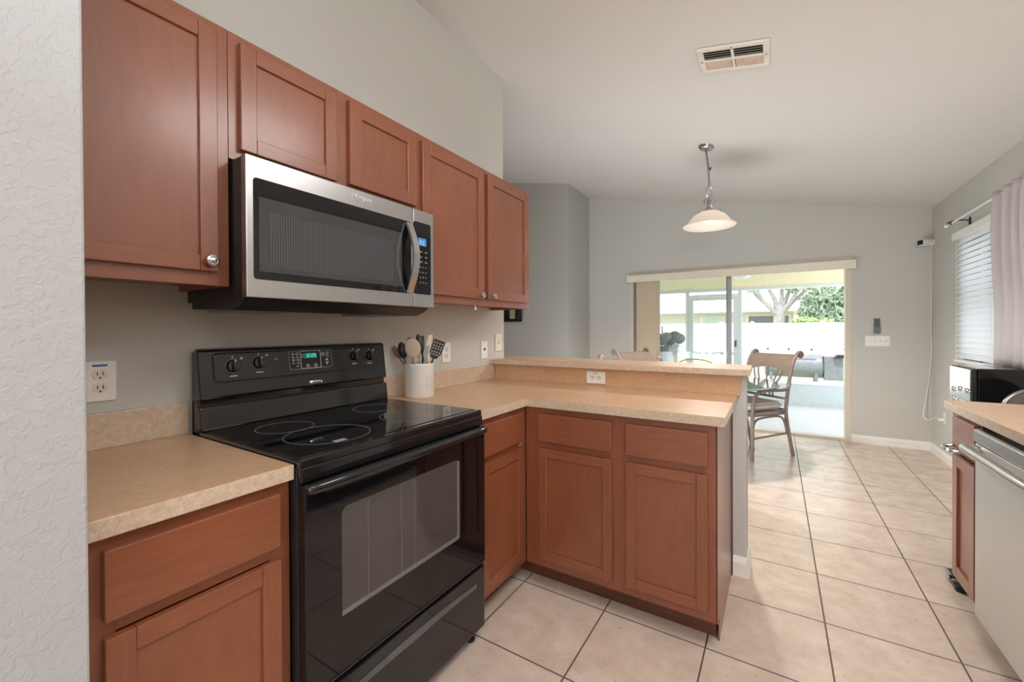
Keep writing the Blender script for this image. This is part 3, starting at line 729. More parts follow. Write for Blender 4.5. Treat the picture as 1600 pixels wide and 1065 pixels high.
# ------------------------------------------------------------------ crock and utensils
CC = Vector((.123, .287, CT)); HC = .170; RC = .074
t = thing('utensil_crock', 'white ceramic utensil crock with embossed mark beside the range', 'crock', CC)
bm = NB(); lathe(bm, [(0, 0), (RC - .004, 0), (RC, .005), (RC, HC - .012), (RC + .002, HC - .006), (RC, HC), (RC - .006, HC), (RC - .007, HC - .01), (RC - .007, .012), (0, .012)], CC, 48); obj('pot', bm, CROCK, t, smooth=True)
bm = NB(); ca = math.atan2(-.55, .835)
def onpot(a, h): return (CC.x + (RC + .0004) * math.cos(ca + a), CC.y + (RC + .0004) * math.sin(ca + a), CC.z + h)
for a, h, R in ((.50, .095, .020), (.50, .073, .024), (.5, .053, .019)):
    tube(bm, [onpot(a + R * math.cos(q * PI / 6) / RC, h + .6 * R * math.sin(q * PI / 6)) for q in range(12)], .0011, 6, closed=True)
for a in (.3, .7): tube(bm, [onpot(a, .04), onpot(a + .05, .105)], .0011, 6)
obj('embossed_mark', bm, CROCKD, t)
TS = Vector((.71, .704, 0)); TN = Vector((.70, -.71, 0)); MPP = .00325
def upt(u, v, depth=0.0): return CC + TS * ((u - 655) * MPP) + TN * depth + Vector((0, 0, HC + (567 - v) * MPP - .004))
def utensil(name, label, cat, tip, rim, depth, hm, head, headm, hl=.07, hw=.03, hr=.005):
    tip = upt(*tip, depth); rim = upt(*rim, depth)
    ax = (tip - rim).normalized(); base = rim - ax * ((rim.z - (CT + .02)) / max(ax.z, .3))
    lim = Vector((base.x - CC.x, base.y - CC.y, 0))
    if lim.length > RC - .022: base = Vector((CC.x, CC.y, 0)) + lim.normalized() * (RC - .022) + Vector((0, 0, CT + .02))
    tt = thing(name, label, cat, base)
    neck = tip - ax * hl
    bm = NB(); tube(bm, [base, base.lerp(neck, .5), rim, neck], [hr, hr, hr * .9, hr * .8], 10); obj('handle', bm, hm, tt, smooth=True)
    side = (TS - ax * TS.dot(ax)).normalized(); nn = side.cross(ax)
    M3 = Matrix((side, ax, nn)).transposed()
    bm = NB()
    if head == 'spoon':
        ellipsoid(bm, neck.lerp(tip, .55), hw, hl * .52, .007, M3)
    elif head == 'ladle':
        ellipsoid(bm, neck.lerp(tip, .5), hw, hl * .5, .018, M3)
    else:
        w0 = hw * .35; out = [(-w0, -.004), (w0, -.004), (hw, hl * .35), (hw * 1.05, hl * .92), (hw * .8, hl), (-hw * .85, hl), (-hw, hl * .93), (-hw * .8, hl * .3)]
        if head == 'edge': out = [(-.004, 0), (.004, 0), (hw * .4, hl * .4), (hw * .35, hl), (-hw * .2, hl * .96), (-hw * .4, hl * .4)]
        A = [bm.verts.new(neck + side * a + ax * b + nn * .002) for a, b in out]; Bv = [bm.verts.new(neck + side * a + ax * b - nn * .002) for a, b in out]
        bm.faces.new(A); bm.faces.new(Bv[::-1])
        for i in range(len(out)): bm.faces.new((A[i], Bv[i], Bv[(i + 1) % len(out)], A[(i + 1) % len(out)]))
    hd = obj('head', bm, headm, tt, smooth=head in ('spoon', 'ladle'))
    return tt, neck, side, ax, nn, hd
utensil('wooden_spatula', 'brown wooden spatula leaning furthest left in the crock', 'spatula', (614, 540), (630, 566), -.02, WOODSP, 'edge', WOODSP, .075, .040)
utensil('serving_spoon', 'black nylon spoon just right of the wooden spatula in the crock', 'spoon', (627, 533), (634, 566), .012, NYLON, 'ladle', NYLON, .085, .022)
utensil('silicone_spoon', 'big beige silicone spoon at the front of the crock', 'spoon', (643, 529), (650, 566), .040, BEIGE_S, 'spoon', BEIGE_S, .098, .039)
utensil('pasta_server', 'dark brown spoon head behind the beige spoon', 'spoon', (640, 526), (645, 566), -.035, LWOOD, 'ladle', NYLON2, .06, .020)
utensil('ladle', 'tall black ladle at the middle of the crock', 'ladle', (653, 521), (662, 566), -.005, NYLON, 'ladle', NYLON2, .10, .019)
utensil('cooking_fork', 'dark nylon utensil behind the tall ladle', 'utensil', (659, 523), (660, 566), -.04, NYLON2, 'edge', NYLON2, .10, .03)
utensil('spreader', 'cream plastic spreader standing tallest in the crock', 'spreader', (672, 521), (665, 566), .016, CREAMP, 'edge', CREAMP, .11, .034)
utensil('tongs', 'cream handled tongs crossing in front of the slotted turner', 'tongs', (666, 540), (670, 566), .040, CREAMP, 'edge', CREAMP, .05, .030)
utensil('scraper', 'blue grey scraper handle between the cream utensils', 'scraper', (667, 538), (662, 566), .048, TEAL, 'edge', TEAL, .07, .030)
utensil('wooden_spoon', 'pale wooden spoon handle behind the beige spoon', 'spoon', (655, 540), (655, 566), .018, LWOOD, 'edge', LWOOD, .05, .02)
tt, neck, side, ax, nn, hd = utensil('slotted_turner', 'black slotted turner with square holes leaning right in the crock', 'turner', (687, 531), (674, 566), .0, NYLON, 'flat', NYLON, .098, .030)
bpy.data.objects.remove(hd)
bm = NB()                                                # the slotted head with real holes
cols = [-.031, -.0235, -.0175, -.010, -.004, .0035, .0095, .017, .0235, .031]; rows = [0.0, .018, .025, .031, .038, .049, .056, .062, .069, .078, .085, .091, .098]
holes_r = {1, 3, 5, 7, 9, 10}; holes_r = {1, 3, 5, 7, 9}
for i in range(len(cols) - 1):
    for j in range(len(rows) - 1):
        if i % 2 == 1 and j in holes_r: continue
        wj = lambda r: .45 + .55 * min(1, r / .03)
        q = [(cols[i] * wj(rows[j]), rows[j]), (cols[i + 1] * wj(rows[j]), rows[j]), (cols[i + 1] * wj(rows[j + 1]), rows[j + 1]), (cols[i] * wj(rows[j + 1]), rows[j + 1])]
        A = [bm.verts.new(neck + side * a + ax * b + nn * .0018) for a, b in q]; Bv = [bm.verts.new(neck + side * a + ax * b - nn * .0018) for a, b in q]
        bm.faces.new(A); bm.faces.new(Bv[::-1])
        for k in range(4): bm.faces.new((A[k], Bv[k], Bv[(k + 1) % 4], A[(k + 1) % 4]))
obj('head', bm, NYLON, tt)

# ------------------------------------------------------------------ wall plates
def outlet(label, face, w0, u, z, horiz=False, blue=False):
    mp = mapper(face, w0); t = thing('wall_outlet', label, 'outlet', mp(u, 0, z))
    hw, hh = (.0585, .036) if horiz else (.036, .0585)
    bm = NB(); mbox(bm, mp, u - hw, u + hw, .0005, .006, z - hh, z + hh); obj('cover_plate', bm, PLATE, t, bevel=.003)
    for s in (-.0195, .0195):
        cu_, cz_ = (u + s, z) if horiz else (u, z + s)
        ax = 'x' if 'x' in face else 'y'; sg = -1 if face[0] == '-' else 1
        bm = NB(); lathe(bm, [(.0165, .005 * sg), (.0165, .0078 * sg), (0, .0078 * sg)], mp(cu_, 0, cz_), 22, ax, sx=1.0, sy=.88)
        rc = obj('receptacle', bm, IVORY, t)
        bm = NB()
        for du, h in ((-.006, .0045), (.006, .0055)):
            if horiz: mbox(bm, mp, cu_ - h, cu_ + h, .0075, .0083, cz_ + du - .001, cz_ + du + .001)
            else: mbox(bm, mp, cu_ + du - .001, cu_ + du + .001, .0075, .0083, cz_ - h + .003, cz_ + h + .003)
        if horiz: mbox(bm, mp, cu_ + .008, cu_ + .012, .0075, .0083, cz_ - .002, cz_ + .002)
        else: mbox(bm, mp, cu_ - .002, cu_ + .002, .0075, .0083, cz_ - .011, cz_ - .007)
        obj('slots', bm, BLACKM, rc)
    if blue:
        bm = NB(); mbox(bm, mp, u - .016, u + .016, .0055, .0066, z + .043, z + .049); obj('sticker', bm, plain('blue_sticker', S(70, 100, 170), .5), t)
    if horiz:
        bm = NB(); mbox(bm, mp, u - .012, u + .012, .0055, .0066, z + .024, z + .027); obj('print_mark', bm, BLACKM, t)
    return t
outlet('white wall outlet above the short left countertop', '+x', 0, -.862, 1.108, blue=True)
outlet('white wall outlet just right of the utensil crock', '+x', 0, .625, 1.116)
outlet('white sideways outlet set in the bar splash', '-y', 1.101, .757, .962, horiz=True)
mp = mapper('+x', 0)
t = thing('jack_plate', 'white phone jack plate between the crock outlet and the light switch', 'wall plate', (0, 1.003, 1.114))
bm = NB(); mbox(bm, mp, .968, 1.038, .0005, .006, 1.056, 1.173); obj('cover_plate', bm, PLATE, t, bevel=.003)
bm = NB(); mbox(bm, mp, .994, 1.012, .0055, .008, 1.112, 1.128); obj('jack', bm, DGREY, t)
t = thing('light_switch', 'ivory light switch nearest the end of the stove wall', 'switch', (0, 1.170, 1.162))
bm = NB(); mbox(bm, mp, 1.130, 1.210, .0005, .007, 1.100, 1.222); obj('cover_plate', bm, IVORY, t, bevel=.003)
bm = NB(); mbox(bm, mp, 1.165, 1.175, .006, .017, 1.154, 1.170); obj('toggle', bm, GREYT, t, bevel=.002)
mp = mapper('-y', YF)
t = thing('light_switch', 'white four-gang switch plate right of the sliding door', 'switch', (2.593, YF, 1.108))
bm = NB(); mbox(bm, mp, 2.490, 2.696, .0005, .006, 1.052, 1.164); obj('cover_plate', bm, PLATE, t, bevel=.003)
for k in range(4):
    u = 2.593 + (k - 1.5) * .046; bm = NB(); mbox(bm, mp, u - .005, u + .005, .0055, .016, 1.100, 1.117); obj('toggle', bm, GREYT if k else IVORY, t, bevel=.002)
t = thing('remote_holder', 'small dark grey fan remote in a wall holder above the switches', 'remote', (2.587, YF, 1.187))
bm = NB(); mbox(bm, mp, 2.560, 2.614, .0005, .022, 1.187, 1.262); obj('holder', bm, plain('grey_holder_plastic', S(108, 116, 122), .5), t, bevel=.003)
bm = NB(); mbox(bm, mp, 2.562, 2.611, .003, .018, 1.2625, 1.348); rm = obj('remote', bm, plain('grey_remote_plastic', S(96, 94, 102), .45), t, bevel=.003)
for du in (-.009, .009):
    bm = NB(); mbox(bm, mp, 2.5865 + du - .004, 2.5865 + du + .004, .0175, .0195, 1.318, 1.326); obj('button', bm, BLACKM, rm)

# security camera, cord and the outlet it plugs into
t = thing('security_camera', 'small white security camera in the far right corner of the ceiling', 'camera', (XW, YF - .03, 2.10))
bm = NB(); lathe(bm, [(.030, -.0005), (.030, -.012), (.012, -.018), (.011, -.045)], (XW, YF - .06, 2.10), 20, 'x'); obj('mount', bm, PLATE, t, smooth=True)
bm = NB(); prism(bm, rrect(-.036, .036, -.030, .030, .014), 'x', -.10, -.01); bm.transform(Matrix.Translation((XW - .035, YF - .07, 2.098)) @ Matrix.Rotation(math.radians(35), 4, 'Z')); obj('body', bm, PLATE, t, smooth=True)
bm = NB(); prism(bm, rrect(-.028, .028, -.023, .023, .009), 'x', -.103, -.0995); bm.transform(Matrix.Translation((XW - .035, YF - .07, 2.098)) @ Matrix.Rotation(math.radians(35), 4, 'Z')); obj('lens_window', bm, BLACKGL, t)
mp = mapper('-x', XW)
t = thing('wall_outlet', 'ivory outlet low on the right wall holding a white plug', 'outlet', (XW, 4.13, .40))
bm = NB(); mbox(bm, mp, 4.094, 4.166, .0005, .006, .345, .462); obj('cover_plate', bm, IVORY, t, bevel=.003)
for s in (-.0195, .0195):
    bm = NB(); lathe(bm, [(.0165, -.005), (.0165, -.0078), (0, -.0078)], (XW, 4.13, .404 + s), 20, 'x'); obj('receptacle', bm, PLATE, t)
t = thing('power_cord', 'thin white cord running down the corner from the security camera', 'cord', (XW - .01, YF - .02, .3))
pts = [(XW - .008, YF - .045, 2.066), (XW - .006, YF - .010, 2.05), (XW - .004, YF - .006, 1.6), (XW - .008, YF - .006, 1.25), (XW - .004, YF - .006, 1.0), (XW - .02, YF - .008, .75), (XW - .05, YF - .02, .50), (XW - .075, YF - .06, .36), (XW - .06, YF - .16, .33), (XW - .045, YF - .28, .382), (XW - .035, 4.14, .385)]
bm = NB(); tube(bm, smooth_path(pts, 8), .0032, 8); obj('cable', bm, PLATE, t, smooth=True)
bm = NB(); box(bm, XW - .045, XW - .0082, 4.118, 4.142, .373, .397, bev=.004); obj('plug', bm, PLATE, t)

# dark wall holder on the hall wall
mp = mapper('-y', YH)
t = thing('wall_shelf', 'small black wall rack with a tan block on the dark hall wall', 'wall rack', (-1.53, YH, 1.36))
bm = NB(); box(bm, -1.69, -1.40, YH - .006, YH - .0005, 1.36, 1.56); box(bm, -1.69, -1.42, YH - .055, YH - .006, 1.356, 1.378); box(bm, -1.69, -1.665, YH - .055, YH - .006, 1.378, 1.56); box(bm, -1.437, -1.40, YH - .06, YH - .006, 1.39, 1.54)
obj('rack', bm, BLACKM, t, bevel=.002)
bm = NB(); box(bm, -1.58, -1.505, YH - .048, YH - .008, 1.40, 1.54); obj('block', bm, TAN, t, bevel=.004)

# ------------------------------------------------------------------ ceiling register and pendant
sl = math.atan(.1963)
t = thing('ceiling_vent', 'white rectangular air vent with louvers on the sloped ceiling', 'vent', (1.473, 1.341, zc(1.473)), rot=(0, sl, 0))
hx, hy = .178, .122
bm = NB()
for a in ((-hx, hx, -hy, -hy + .032), (-hx, hx, hy - .032, hy), (-hx, -hx + .032, -hy + .032, hy - .032), (hx - .032, hx, -hy + .032, hy - .032)): box(bm, *a, -.014, -.001)
obj('frame', bm, VENTM, t, local=True, bevel=.004)
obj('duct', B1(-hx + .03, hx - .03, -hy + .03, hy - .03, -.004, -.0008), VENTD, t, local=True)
bm = NB(); box(bm, -.007, .007, -hy + .03, hy - .03, -.0145, -.004); box(bm, -hx + .03, hx - .03, -.007, .007, -.0142, -.004); obj('divider', bm, VENTM, t, local=True, bevel=.002)
for sx in (-1, 1):
    for k in range(4):                                     # far half: louvers seen edge on
        y = -.094 + k * .021; x0, x1 = sorted((sx * .010, sx * (hx - .033)))
        bm = NB(); prism(bm, [(y + .012, -.005), (y + .0135, -.005), (y + .0015, -.0135), (y, -.0135)], 'x', x0, x1); obj('louver', bm, VENTM, t, local=True)
        y = .1 - k * .021
        bm = NB(); prism(bm, [(y, -.013), (y - .0015, -.0125), (y - .0225, -.0065), (y - .021, -.006)], 'x', x0, x1); obj('louver', bm, VENTR, t, local=True)
for p in ((-hx + .016, 0), (hx - .016, 0), (0, -hy + .016)):
    bm = NB(); lathe(bm, [(.006, -.014), (.004, -.017), (0, -.0175)], (*p, 0), 12); obj('screw', bm, NICKEL, t, local=True)

PC = Vector((1.180, 2.68, 0)); PZ = 2.138                  # pendant, rim height
t = thing('pendant_lamp', 'satin nickel pendant lamp with lit alabaster glass bowl hanging on a chain', 'pendant lamp', (1.162, 2.655, zc(1.162)))
bm = NB(); lathe(bm, [(.0, -.034), (.018, -.034), (.050, -.026), (.062, -.012), (.064, -.002)], (0, 0, 0), 28); bm.transform(Matrix.Translation((1.162, 2.655, zc(1.162))) @ Matrix.Rotation(sl, 4, 'Y')); obj('canopy', bm, NICKEL, t, smooth=True)
zt = zc(1.162) - .034
p0 = Vector((1.158, 2.65, zt)); pk = Vector((1.176, 2.67, zt - .155)); p1 = Vector((PC.x, PC.y, PZ + .345))
def chain(a, b, n):
    for k in range(n):
        c = a.lerp(b, (k + .5) / n); d = (b - a).normalized(); L = (b - a).length / n * .72
        s = d.orthogonal().normalized() if k % 2 else d.cross(d.orthogonal().normalized()).normalized()
        bm = NB(); tube(bm, [c + d * L * math.cos(q * PI / 6) + s * .0095 * math.sin(q * PI / 6) for q in range(12)], .0031, 6, closed=True); obj('chain_link', bm, NICKEL, t, smooth=True)
chain(p0, pk, 7); chain(pk, p1, 12)
bm = NB(); tube(bm, smooth_path([p0, p0.lerp(pk, .5) + Vector((.004, 0, 0)), pk, pk.lerp(p1, .5) + Vector((.004, 0, 0)), p1], 5), .0022, 6); obj('cord', bm, DGREY, t, smooth=True)
bm = NB(); prism(bm, [(-.012, -.006), (.016, .012), (.004, -.022)], 'y', -.004, .004); bm.transform(Matrix.Translation(pk + Vector((.010, 0, 0)))); obj('chain_clip', bm, BLACKM, t)
bm = NB(); c = PC + Vector((0, 0, PZ + .292)); tube(bm, [c + Vector((.026 * math.sin(q * PI / 10) * .851, .026 * math.sin(q * PI / 10) * .525, .050 * math.cos(q * PI / 10))) for q in range(20)], .0055, 8, closed=True); obj('loop', bm, NICKEL, t, smooth=True)
bm = NB(); lathe(bm, [(0, .250), (.010, .246), (.012, .232), (.009, .20), (.014, .16), (.026, .135), (.030, .128), (.0, .128)], PC + Vector((0, 0, PZ)), 20); obj('stem', bm, NICKEL, t, smooth=True)
for k in range(3):
    a = YAW + 2 * PI * k / 3; dd = Vector((math.cos(a), math.sin(a), 0)); bm = NB()
    P = lambda r, h: PC + dd * r + Vector((0, 0, PZ + h))
    tube(bm, smooth_path([P(.044, .205), P(.050, .222), P(.040, .238), P(.024, .232), P(.014, .20), P(.022, .16), P(.055, .138), P(.086, .124), P(.100, .122), P(.104, .138), P(.092, .142), P(.090, .132)], 5), .0042, 8); obj('scroll_arm', bm, NICKEL, t, smooth=True)
bm = NB(); lathe(bm, [(.0, .129), (.028, .128), (.075, .118), (.125, .088), (.158, .050), (.178, .022), (.205, .004), (.213, .0), (.208, -.006), (.196, .0), (.172, .014), (.150, .045), (.120, .080), (.072, .110), (.028, .121), (.0, .122)], PC + Vector((0, 0, PZ)), 56); obj('lamp_shade', bm, SHADE, t, smooth=True)
bm = NB(); ellipsoid(bm, PC + Vector((0, 0, PZ + .055)), .030, .030, .042); bo = obj('bulb', bm, BULB, t, smooth=True)
lamp('pendant_bulb_light', 'POINT', PC + Vector((0, 0, PZ + .005)), 0.6, (1, .93, .84), radius=.03)
sp = lamp('pendant_downlight', 'SPOT', PC + Vector((0, 0, PZ - .005)), 130, (1, .965, .92), aim=PC, radius=.08)
sp.data.spot_size = math.radians(150); sp.data.spot_blend = .6

# ------------------------------------------------------------------ dining table and chairs
TC = Vector((1.0, 3.2, 0)); TR = .705
t = thing('dining_table', 'round glass top dining table behind the peninsula bar', 'table', TC)
bm = NB(); lathe(bm, [(0, .7285), (TR - .004, .7285), (TR, .7325), (TR - .014, .7405), (0, .7405)], TC, 72); gt = obj('glass_top', bm, TGLASS, t)
bm = NB(); lathe(bm, [(TR - .003, .7275), (TR + .001, .7285), (TR + .001, .7345), (TR - .016, .7415), (TR - .016, .7395), (TR - .003, .7335)], TC, 72)
obj('glass_edge', bm, TEDGE, gt)
for k in range(6):
    a = 2 * PI * k / 6; c = Vector((math.cos(a), math.sin(a), 0)); bm = NB()
    tube(bm, smooth_path([TC + c * .30 + Vector((0, 0, .015)), TC + c * .20 + Vector((0, 0, .18)), TC + c * .11 + Vector((0, 0, .38)), TC + c * .20 + Vector((0, 0, .60)), TC + c * .34 + Vector((0, 0, .715))], 6), .017, 10); obj('pedestal_cane', bm, RATTAN, t, smooth=True)
for r, z in ((.135, .38), (.31, .03), (.33, .715)):
    bm = NB(); tube(bm, [TC + Vector((r * math.cos(2 * PI * q / 28), r * math.sin(2 * PI * q / 28), z)) for q in range(28)], .012, 8, closed=True); obj('pedestal_ring', bm, RATTAN, t, smooth=True)

def make_chair(label, loc, rotz):
    t = thing('dining_chair', label, 'chair', loc, rotz, 'rattan dining chairs around the glass table')
    def P(name, bm, m, parent=t, **k): return obj(name, bm, m, parent, smooth=True, local=True, **k)
    for s in (-1, 1):
        bm = NB(); tube(bm, smooth_path([(s * .250, -.250, .0), (s * .250, -.246, .25), (s * .252, -.245, .46), (s * .258, -.235, .575), (s * .262, -.18, .645), (s * .265, -.06, .662), (s * .262, .12, .655), (s * .256, .20, .675), (s * .25, .225, .72)], 6), .0165, 10); P('arm', bm, RATTAN)
        bm = NB(); tube(bm, smooth_path([(s * .240, .285, 0), (s * .240, .235, .20), (s * .242, .19, .42), (s * .245, .195, .55), (s * .25, .225, .75), (s * .252, .265, .90), (s * .252, .315, .985), (s * .252, .350, 1.012), (s * .252, .378, 1.008), (s * .252, .388, .985), (s * .252, .372, .968), (s * .252, .355, .977), (s * .252, .358, .99)], 6), .0165, 10); P('back_post', bm, RATTAN)
        bm = NB(); ellipsoid(bm, (s * .252, .366, .988), .014, .016, .016); P('scroll_boss', bm, RATTAN)
        bm = NB(); tube(bm, smooth_path([(s * .244, -.235, .10), (s * .244, -.232, .30), (s * .244, -.20, .375), (s * .244, -.12, .398), (s * .243, .08, .402), (s * .241, .16, .36), (s * .240, .205, .24)], 6), .011, 8); P('side_brace', bm, RATTAN)
        bm = NB(); tube(bm, [(s * .246, -.240, .21), (s * .240, .225, .23)], .010, 8); P('stretcher', bm, RATTAN)
        for z in (.12, .44):
            bm = NB(); lathe(bm, [(.0190, -.018), (.0200, -.010), (.0200, .010), (.0190, .018)], (s * .250, -.247, z), 12); P('binding', bm, RATTAN)
    for z, r in ((.452, .014), (.425, .011)):
        bm = NB(); tube(bm, [(a, b, z) for a, b in rrect(-.245, .245, -.245, .200, .05, 6)], r, 8, closed=True); P('seat_frame', bm, RATTAN)
    obj('seat_deck', B1(-.235, .235, -.235, .190, .440, .452), RATTAN, t, local=True)
    bm = NB(); prism(bm, rrect(-.232, .232, -.24, .185, .06, 6), 'z', .466, .535, bev=.022); P('seat_cushion', bm, CUSH)
    bm = NB(); N = 16; rows = []
    for i in range(N + 1):
        s = -1 + 2 * i / N; x = s * .245; zb = .800 + .055 * (1 - s * s); bulge = .020 * (1 - s * s)
        col = []
        for q in range(7):
            f = q / 6; z = zb + (.978 - zb) * f; yy = .232 + .085 * max(0, (z - .80) / .2) ** 1.7 + bulge * .6
            col.append((bm.verts.new((x, yy - .006, z)), bm.verts.new((x, yy + .006, z))))
        rows.append(col)
    for i in range(N):
        for q in range(6):
            for w in (0, 1): bm.faces.new((rows[i][q][w], rows[i + 1][q][w], rows[i + 1][q + 1][w], rows[i][q + 1][w]))
        for q in (0, 6): bm.faces.new((rows[i][q][0], rows[i + 1][q][0], rows[i + 1][q][1], rows[i][q][1]))
    for i in (0, N):
        for q in range(6): bm.faces.new((rows[i][q][0], rows[i][q + 1][0], rows[i][q + 1][1], rows[i][q][1]))
    bmesh.ops.recalc_face_normals(bm, faces=bm.faces); P('crest_panel', bm, CREST)
    bm = NB(); tube(bm, [(-.25, .322, .980), (.25, .322, .980)], .009, 8); P('crest_rail', bm, RATTAN)
    bm = NB(); tube(bm, [(-.245, .197, .565), (.245, .197, .565)], .012, 8); P('back_rail', bm, RATTAN)
    for xt, xb in ((-.17, -.085), (-.115, -.05), (0, 0), (.115, .05), (.17, .085)):
        bm = NB(); zt_ = .80 + .055 * (1 - (xt / .25) ** 2) + .01
        tube(bm, smooth_path([(xt, .245, zt_), (xt * .78 + xb * .1, .225, .75), (xb * 1.0, .210, .66), (xb * 1.05, .200, .565)], 5), .0085, 8); P('spindle', bm, RATTAN)
    return t
def copy_tree(o, parent=None):
    c = o.copy(); COL.objects.link(c)
    if parent: c.parent = parent
    for ch in [x for x in list(o.children)]: copy_tree(ch, c)
    return c
ch0 = make_chair('rattan armchair with grey cushion right of the glass table, by the sliding door', (1.447, 3.55, 0), math.radians(-39.6))
for lab, loc, rz in (('rattan chair left of the glass table, its crest before the vertical blind', (.56, 3.34, 0), math.radians(62)),
                     ('rattan chair with its back to the bar, only its scroll tips showing', (.62, 2.61, 0), math.radians(178))):
    c = copy_tree(ch0); c.location = loc; c.rotation_euler = (0, 0, rz); c['label'] = lab

# ------------------------------------------------------------------ right run: counter, cabinet, dishwasher
RX = 2.341
t = thing('countertop', 'pale laminate countertop along the right wall above the dishwasher', 'countertop', (2.68, .3, CB))
bm = NB(); box(bm, RX, XW - .002, -1.0, 1.4430, CB, CT, bev=.002); obj('slab', edge_faces(bm), [LAM, LAM_E], t)
t = thing('base_cabinet', 'narrow cherry base cabinet at the far end beside the dishwasher', 'cabinet', (2.7, 1.27, 0))
bm = NB(); box(bm, 2.385, XW - .002, 1.107, 1.4225, .115, FZ1 - .002); obj('cabinet_box', bm, WOOD_Z, t)
obj('toe_kick', B1(2.45, XW - .017, 1.107, 1.4215, 0, .115), WOOD_DK, t)
frame(t, '-x', 2.366, 1.107, 1.4235, .115, FZ1, [(1.107, 1.15), (1.332, 1.4235)], [(.115, .16), (.69, .73), (.835, FZ1)])
drawer(t, '-x', 2.366, 1.122, 1.362, .716, .855); shaker(t, '-x', 2.366, 1.122, 1.362, .150, .688, .05)
bm = NB(); tube(bm, smooth_path([(2.346, 1.358, .722), (2.328, 1.360, .720), (2.316, 1.352, .716), (2.316, 1.315, .712), (2.326, 1.29, .712), (2.346, 1.285, .712)], 5), .0085, 10); obj('pull_handle', bm, CHROME, t, smooth=True)
obj('pull_plate', B1(2.322, 2.3468, 1.292, 1.350, .702, .712), BLACKM, t)
dw = thing('dishwasher', 'stainless dishwasher with bar handle under the right countertop', 'dishwasher', (2.66, .8, 0))
DY0, DY1 = .503, 1.103
bm = NB(); box(bm, 2.39, XW - .03, DY0, DY1, .11, .868); obj('tub', bm, BLACKP, dw)
bm = NB(); box(bm, 2.345, 2.388, DY0, DY1, .112, .795); dd_ = obj('door', bm, STEELV, dw, bevel=.003)
bm = NB(); prism(bm, [(2.388, .797), (2.347, .797), (2.3395, .806), (2.3395, .846), (2.350, .853), (2.388, .853)], 'y', DY0, DY1); obj('control_strip', bm, STEEL, dw, bevel=.002)
bm = NB(); y0, y1 = DY0 + .04, DY1 - .04
tube(bm, smooth_path([(2.344, y1, .775), (2.315, y1 - .002, .777), (2.302, y1 - .022, .778), (2.302, (y0 + y1) / 2, .778), (2.302, y0 + .022, .778), (2.315, y0 + .002, .777), (2.344, y0, .775)], 6), .0165, 14); obj('handle', bm, STEEL, dd_, smooth=True)
obj('toe_panel', B1(2.43, 2.45, DY0, DY1, .0, .108), BLACKM, dw)
t = thing('base_cabinet', 'cherry sink cabinet at the near side of the dishwasher', 'cabinet', (2.7, -.25, 0))
bm = NB(); box(bm, 2.385, XW - .002, -.99, .498, .115, FZ1 - .002); obj('cabinet_box', bm, WOOD_Z, t)
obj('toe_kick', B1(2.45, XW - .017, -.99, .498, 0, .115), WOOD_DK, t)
frame(t, '-x', 2.366, -.99, .498, .115, FZ1, [(-.99, -.95), (-.27, -.22), (.45, .498)], [(.115, .16), (.69, .73), (.835, FZ1)])
for u0, u1 in ((-.965, -.265), (-.235, .47)):
    drawer(t, '-x', 2.366, u0, u1, .716, .855); shaker(t, '-x', 2.366, u0, u1, .150, .688, .05)

# step bin behind the cabinet end, its pedal shows on the floor
t = thing('trash_can', 'step trash can behind the far end cabinet, black and chrome pedal showing', 'trash can', (2.64, 1.655, 0))
bm = NB(); prism(bm, rrect(2.50, 2.82, 1.50, 1.81, .06, 6), 'z', .012, .56); obj('body', bm, STEELV, t, smooth=True)
bm = NB(); prism(bm, rrect(2.495, 2.825, 1.495, 1.815, .062, 6), 'z', .561, .60, bev=.012); obj('lid', bm, BLACKP, t, smooth=True)
bm = NB(); prism(bm, rrect(2.49, 2.83, 1.49, 1.82, .064, 6), 'z', 0, .0125); obj('base_ring', bm, BLACKM, t, smooth=True)
bm = NB(); prism(bm, rrect(2.392, 2.50, 1.555, 1.650, .022, 5), 'z', .034, .045, bev=.003); pd = obj('pedal', bm, BLACKP, t, smooth=True)
bm = NB(); prism(bm, rrect(2.382, 2.400, 1.560, 1.645, .006, 4), 'z', .028, .052, bev=.003); obj('pedal_plate', bm, CHROME, pd, smooth=True)
bm = NB(); prism(bm, rrect(2.398, 2.50, 1.500, 1.549, .018, 4), 'z', .0, .028, bev=.002); obj('pedal_foot', bm, BLACKP, pd, smooth=True)

# black countertop oven on a cart beyond the counter end
t = thing('kitchen_cart', 'low dark cart behind the counter end carrying the black countertop microwave', 'cart', (2.83, 2.50, 0))
obj('cart_top', B1(2.705, XW - .018, 2.22, 2.74, .655, .688, bev=.003), DGREY, t)
for x in (2.775, XW - .05):
    for y in (2.245, 2.715): obj('leg', B1(x - .018, x + .018, y - .018, y + .018, .0, .655), DGREY, t)
obj('cart_shelf', B1(2.765, XW - .03, 2.23, 2.73, .25, .27), DGREY, t)
ov = thing('microwave_oven', 'black countertop microwave with shiny steel front below the window', 'microwave', (2.83, 2.44, .689))
OZ0, OZ1 = .700, 1.006
bm = NB(); box(bm, 2.692, XW - .09, 2.272, 2.625, OZ0, OZ1, bev=.004); obj('case', bm, BLACKGL, ov)
bm = NB(); box(bm, 2.664, 2.690, 2.276, 2.622, OZ0 + .004, OZ1 - .004, bev=.006); fr = obj('front_panel', bm, BLACKP, ov)
bm = NB(); box(bm, 2.660, 2.6645, 2.282, 2.616, OZ0 + .010, OZ1 - .010); fp = obj('mirror_face', bm, steel('mirror_steel', (1, 1, 1), .8, .07), fr, bevel=.001)
for y, z in ((2.33, .865), (2.33, .790), (2.44, .865), (2.44, .79), (2.55, .85), (2.55, .79)):
    bm = NB(); lathe(bm, [(.017, -.0), (.017, -.004), (.012, -.012), (0, -.012)], (2.660, y, z), 18, 'x'); obj('button', bm, CHROME, fp, smooth=True)
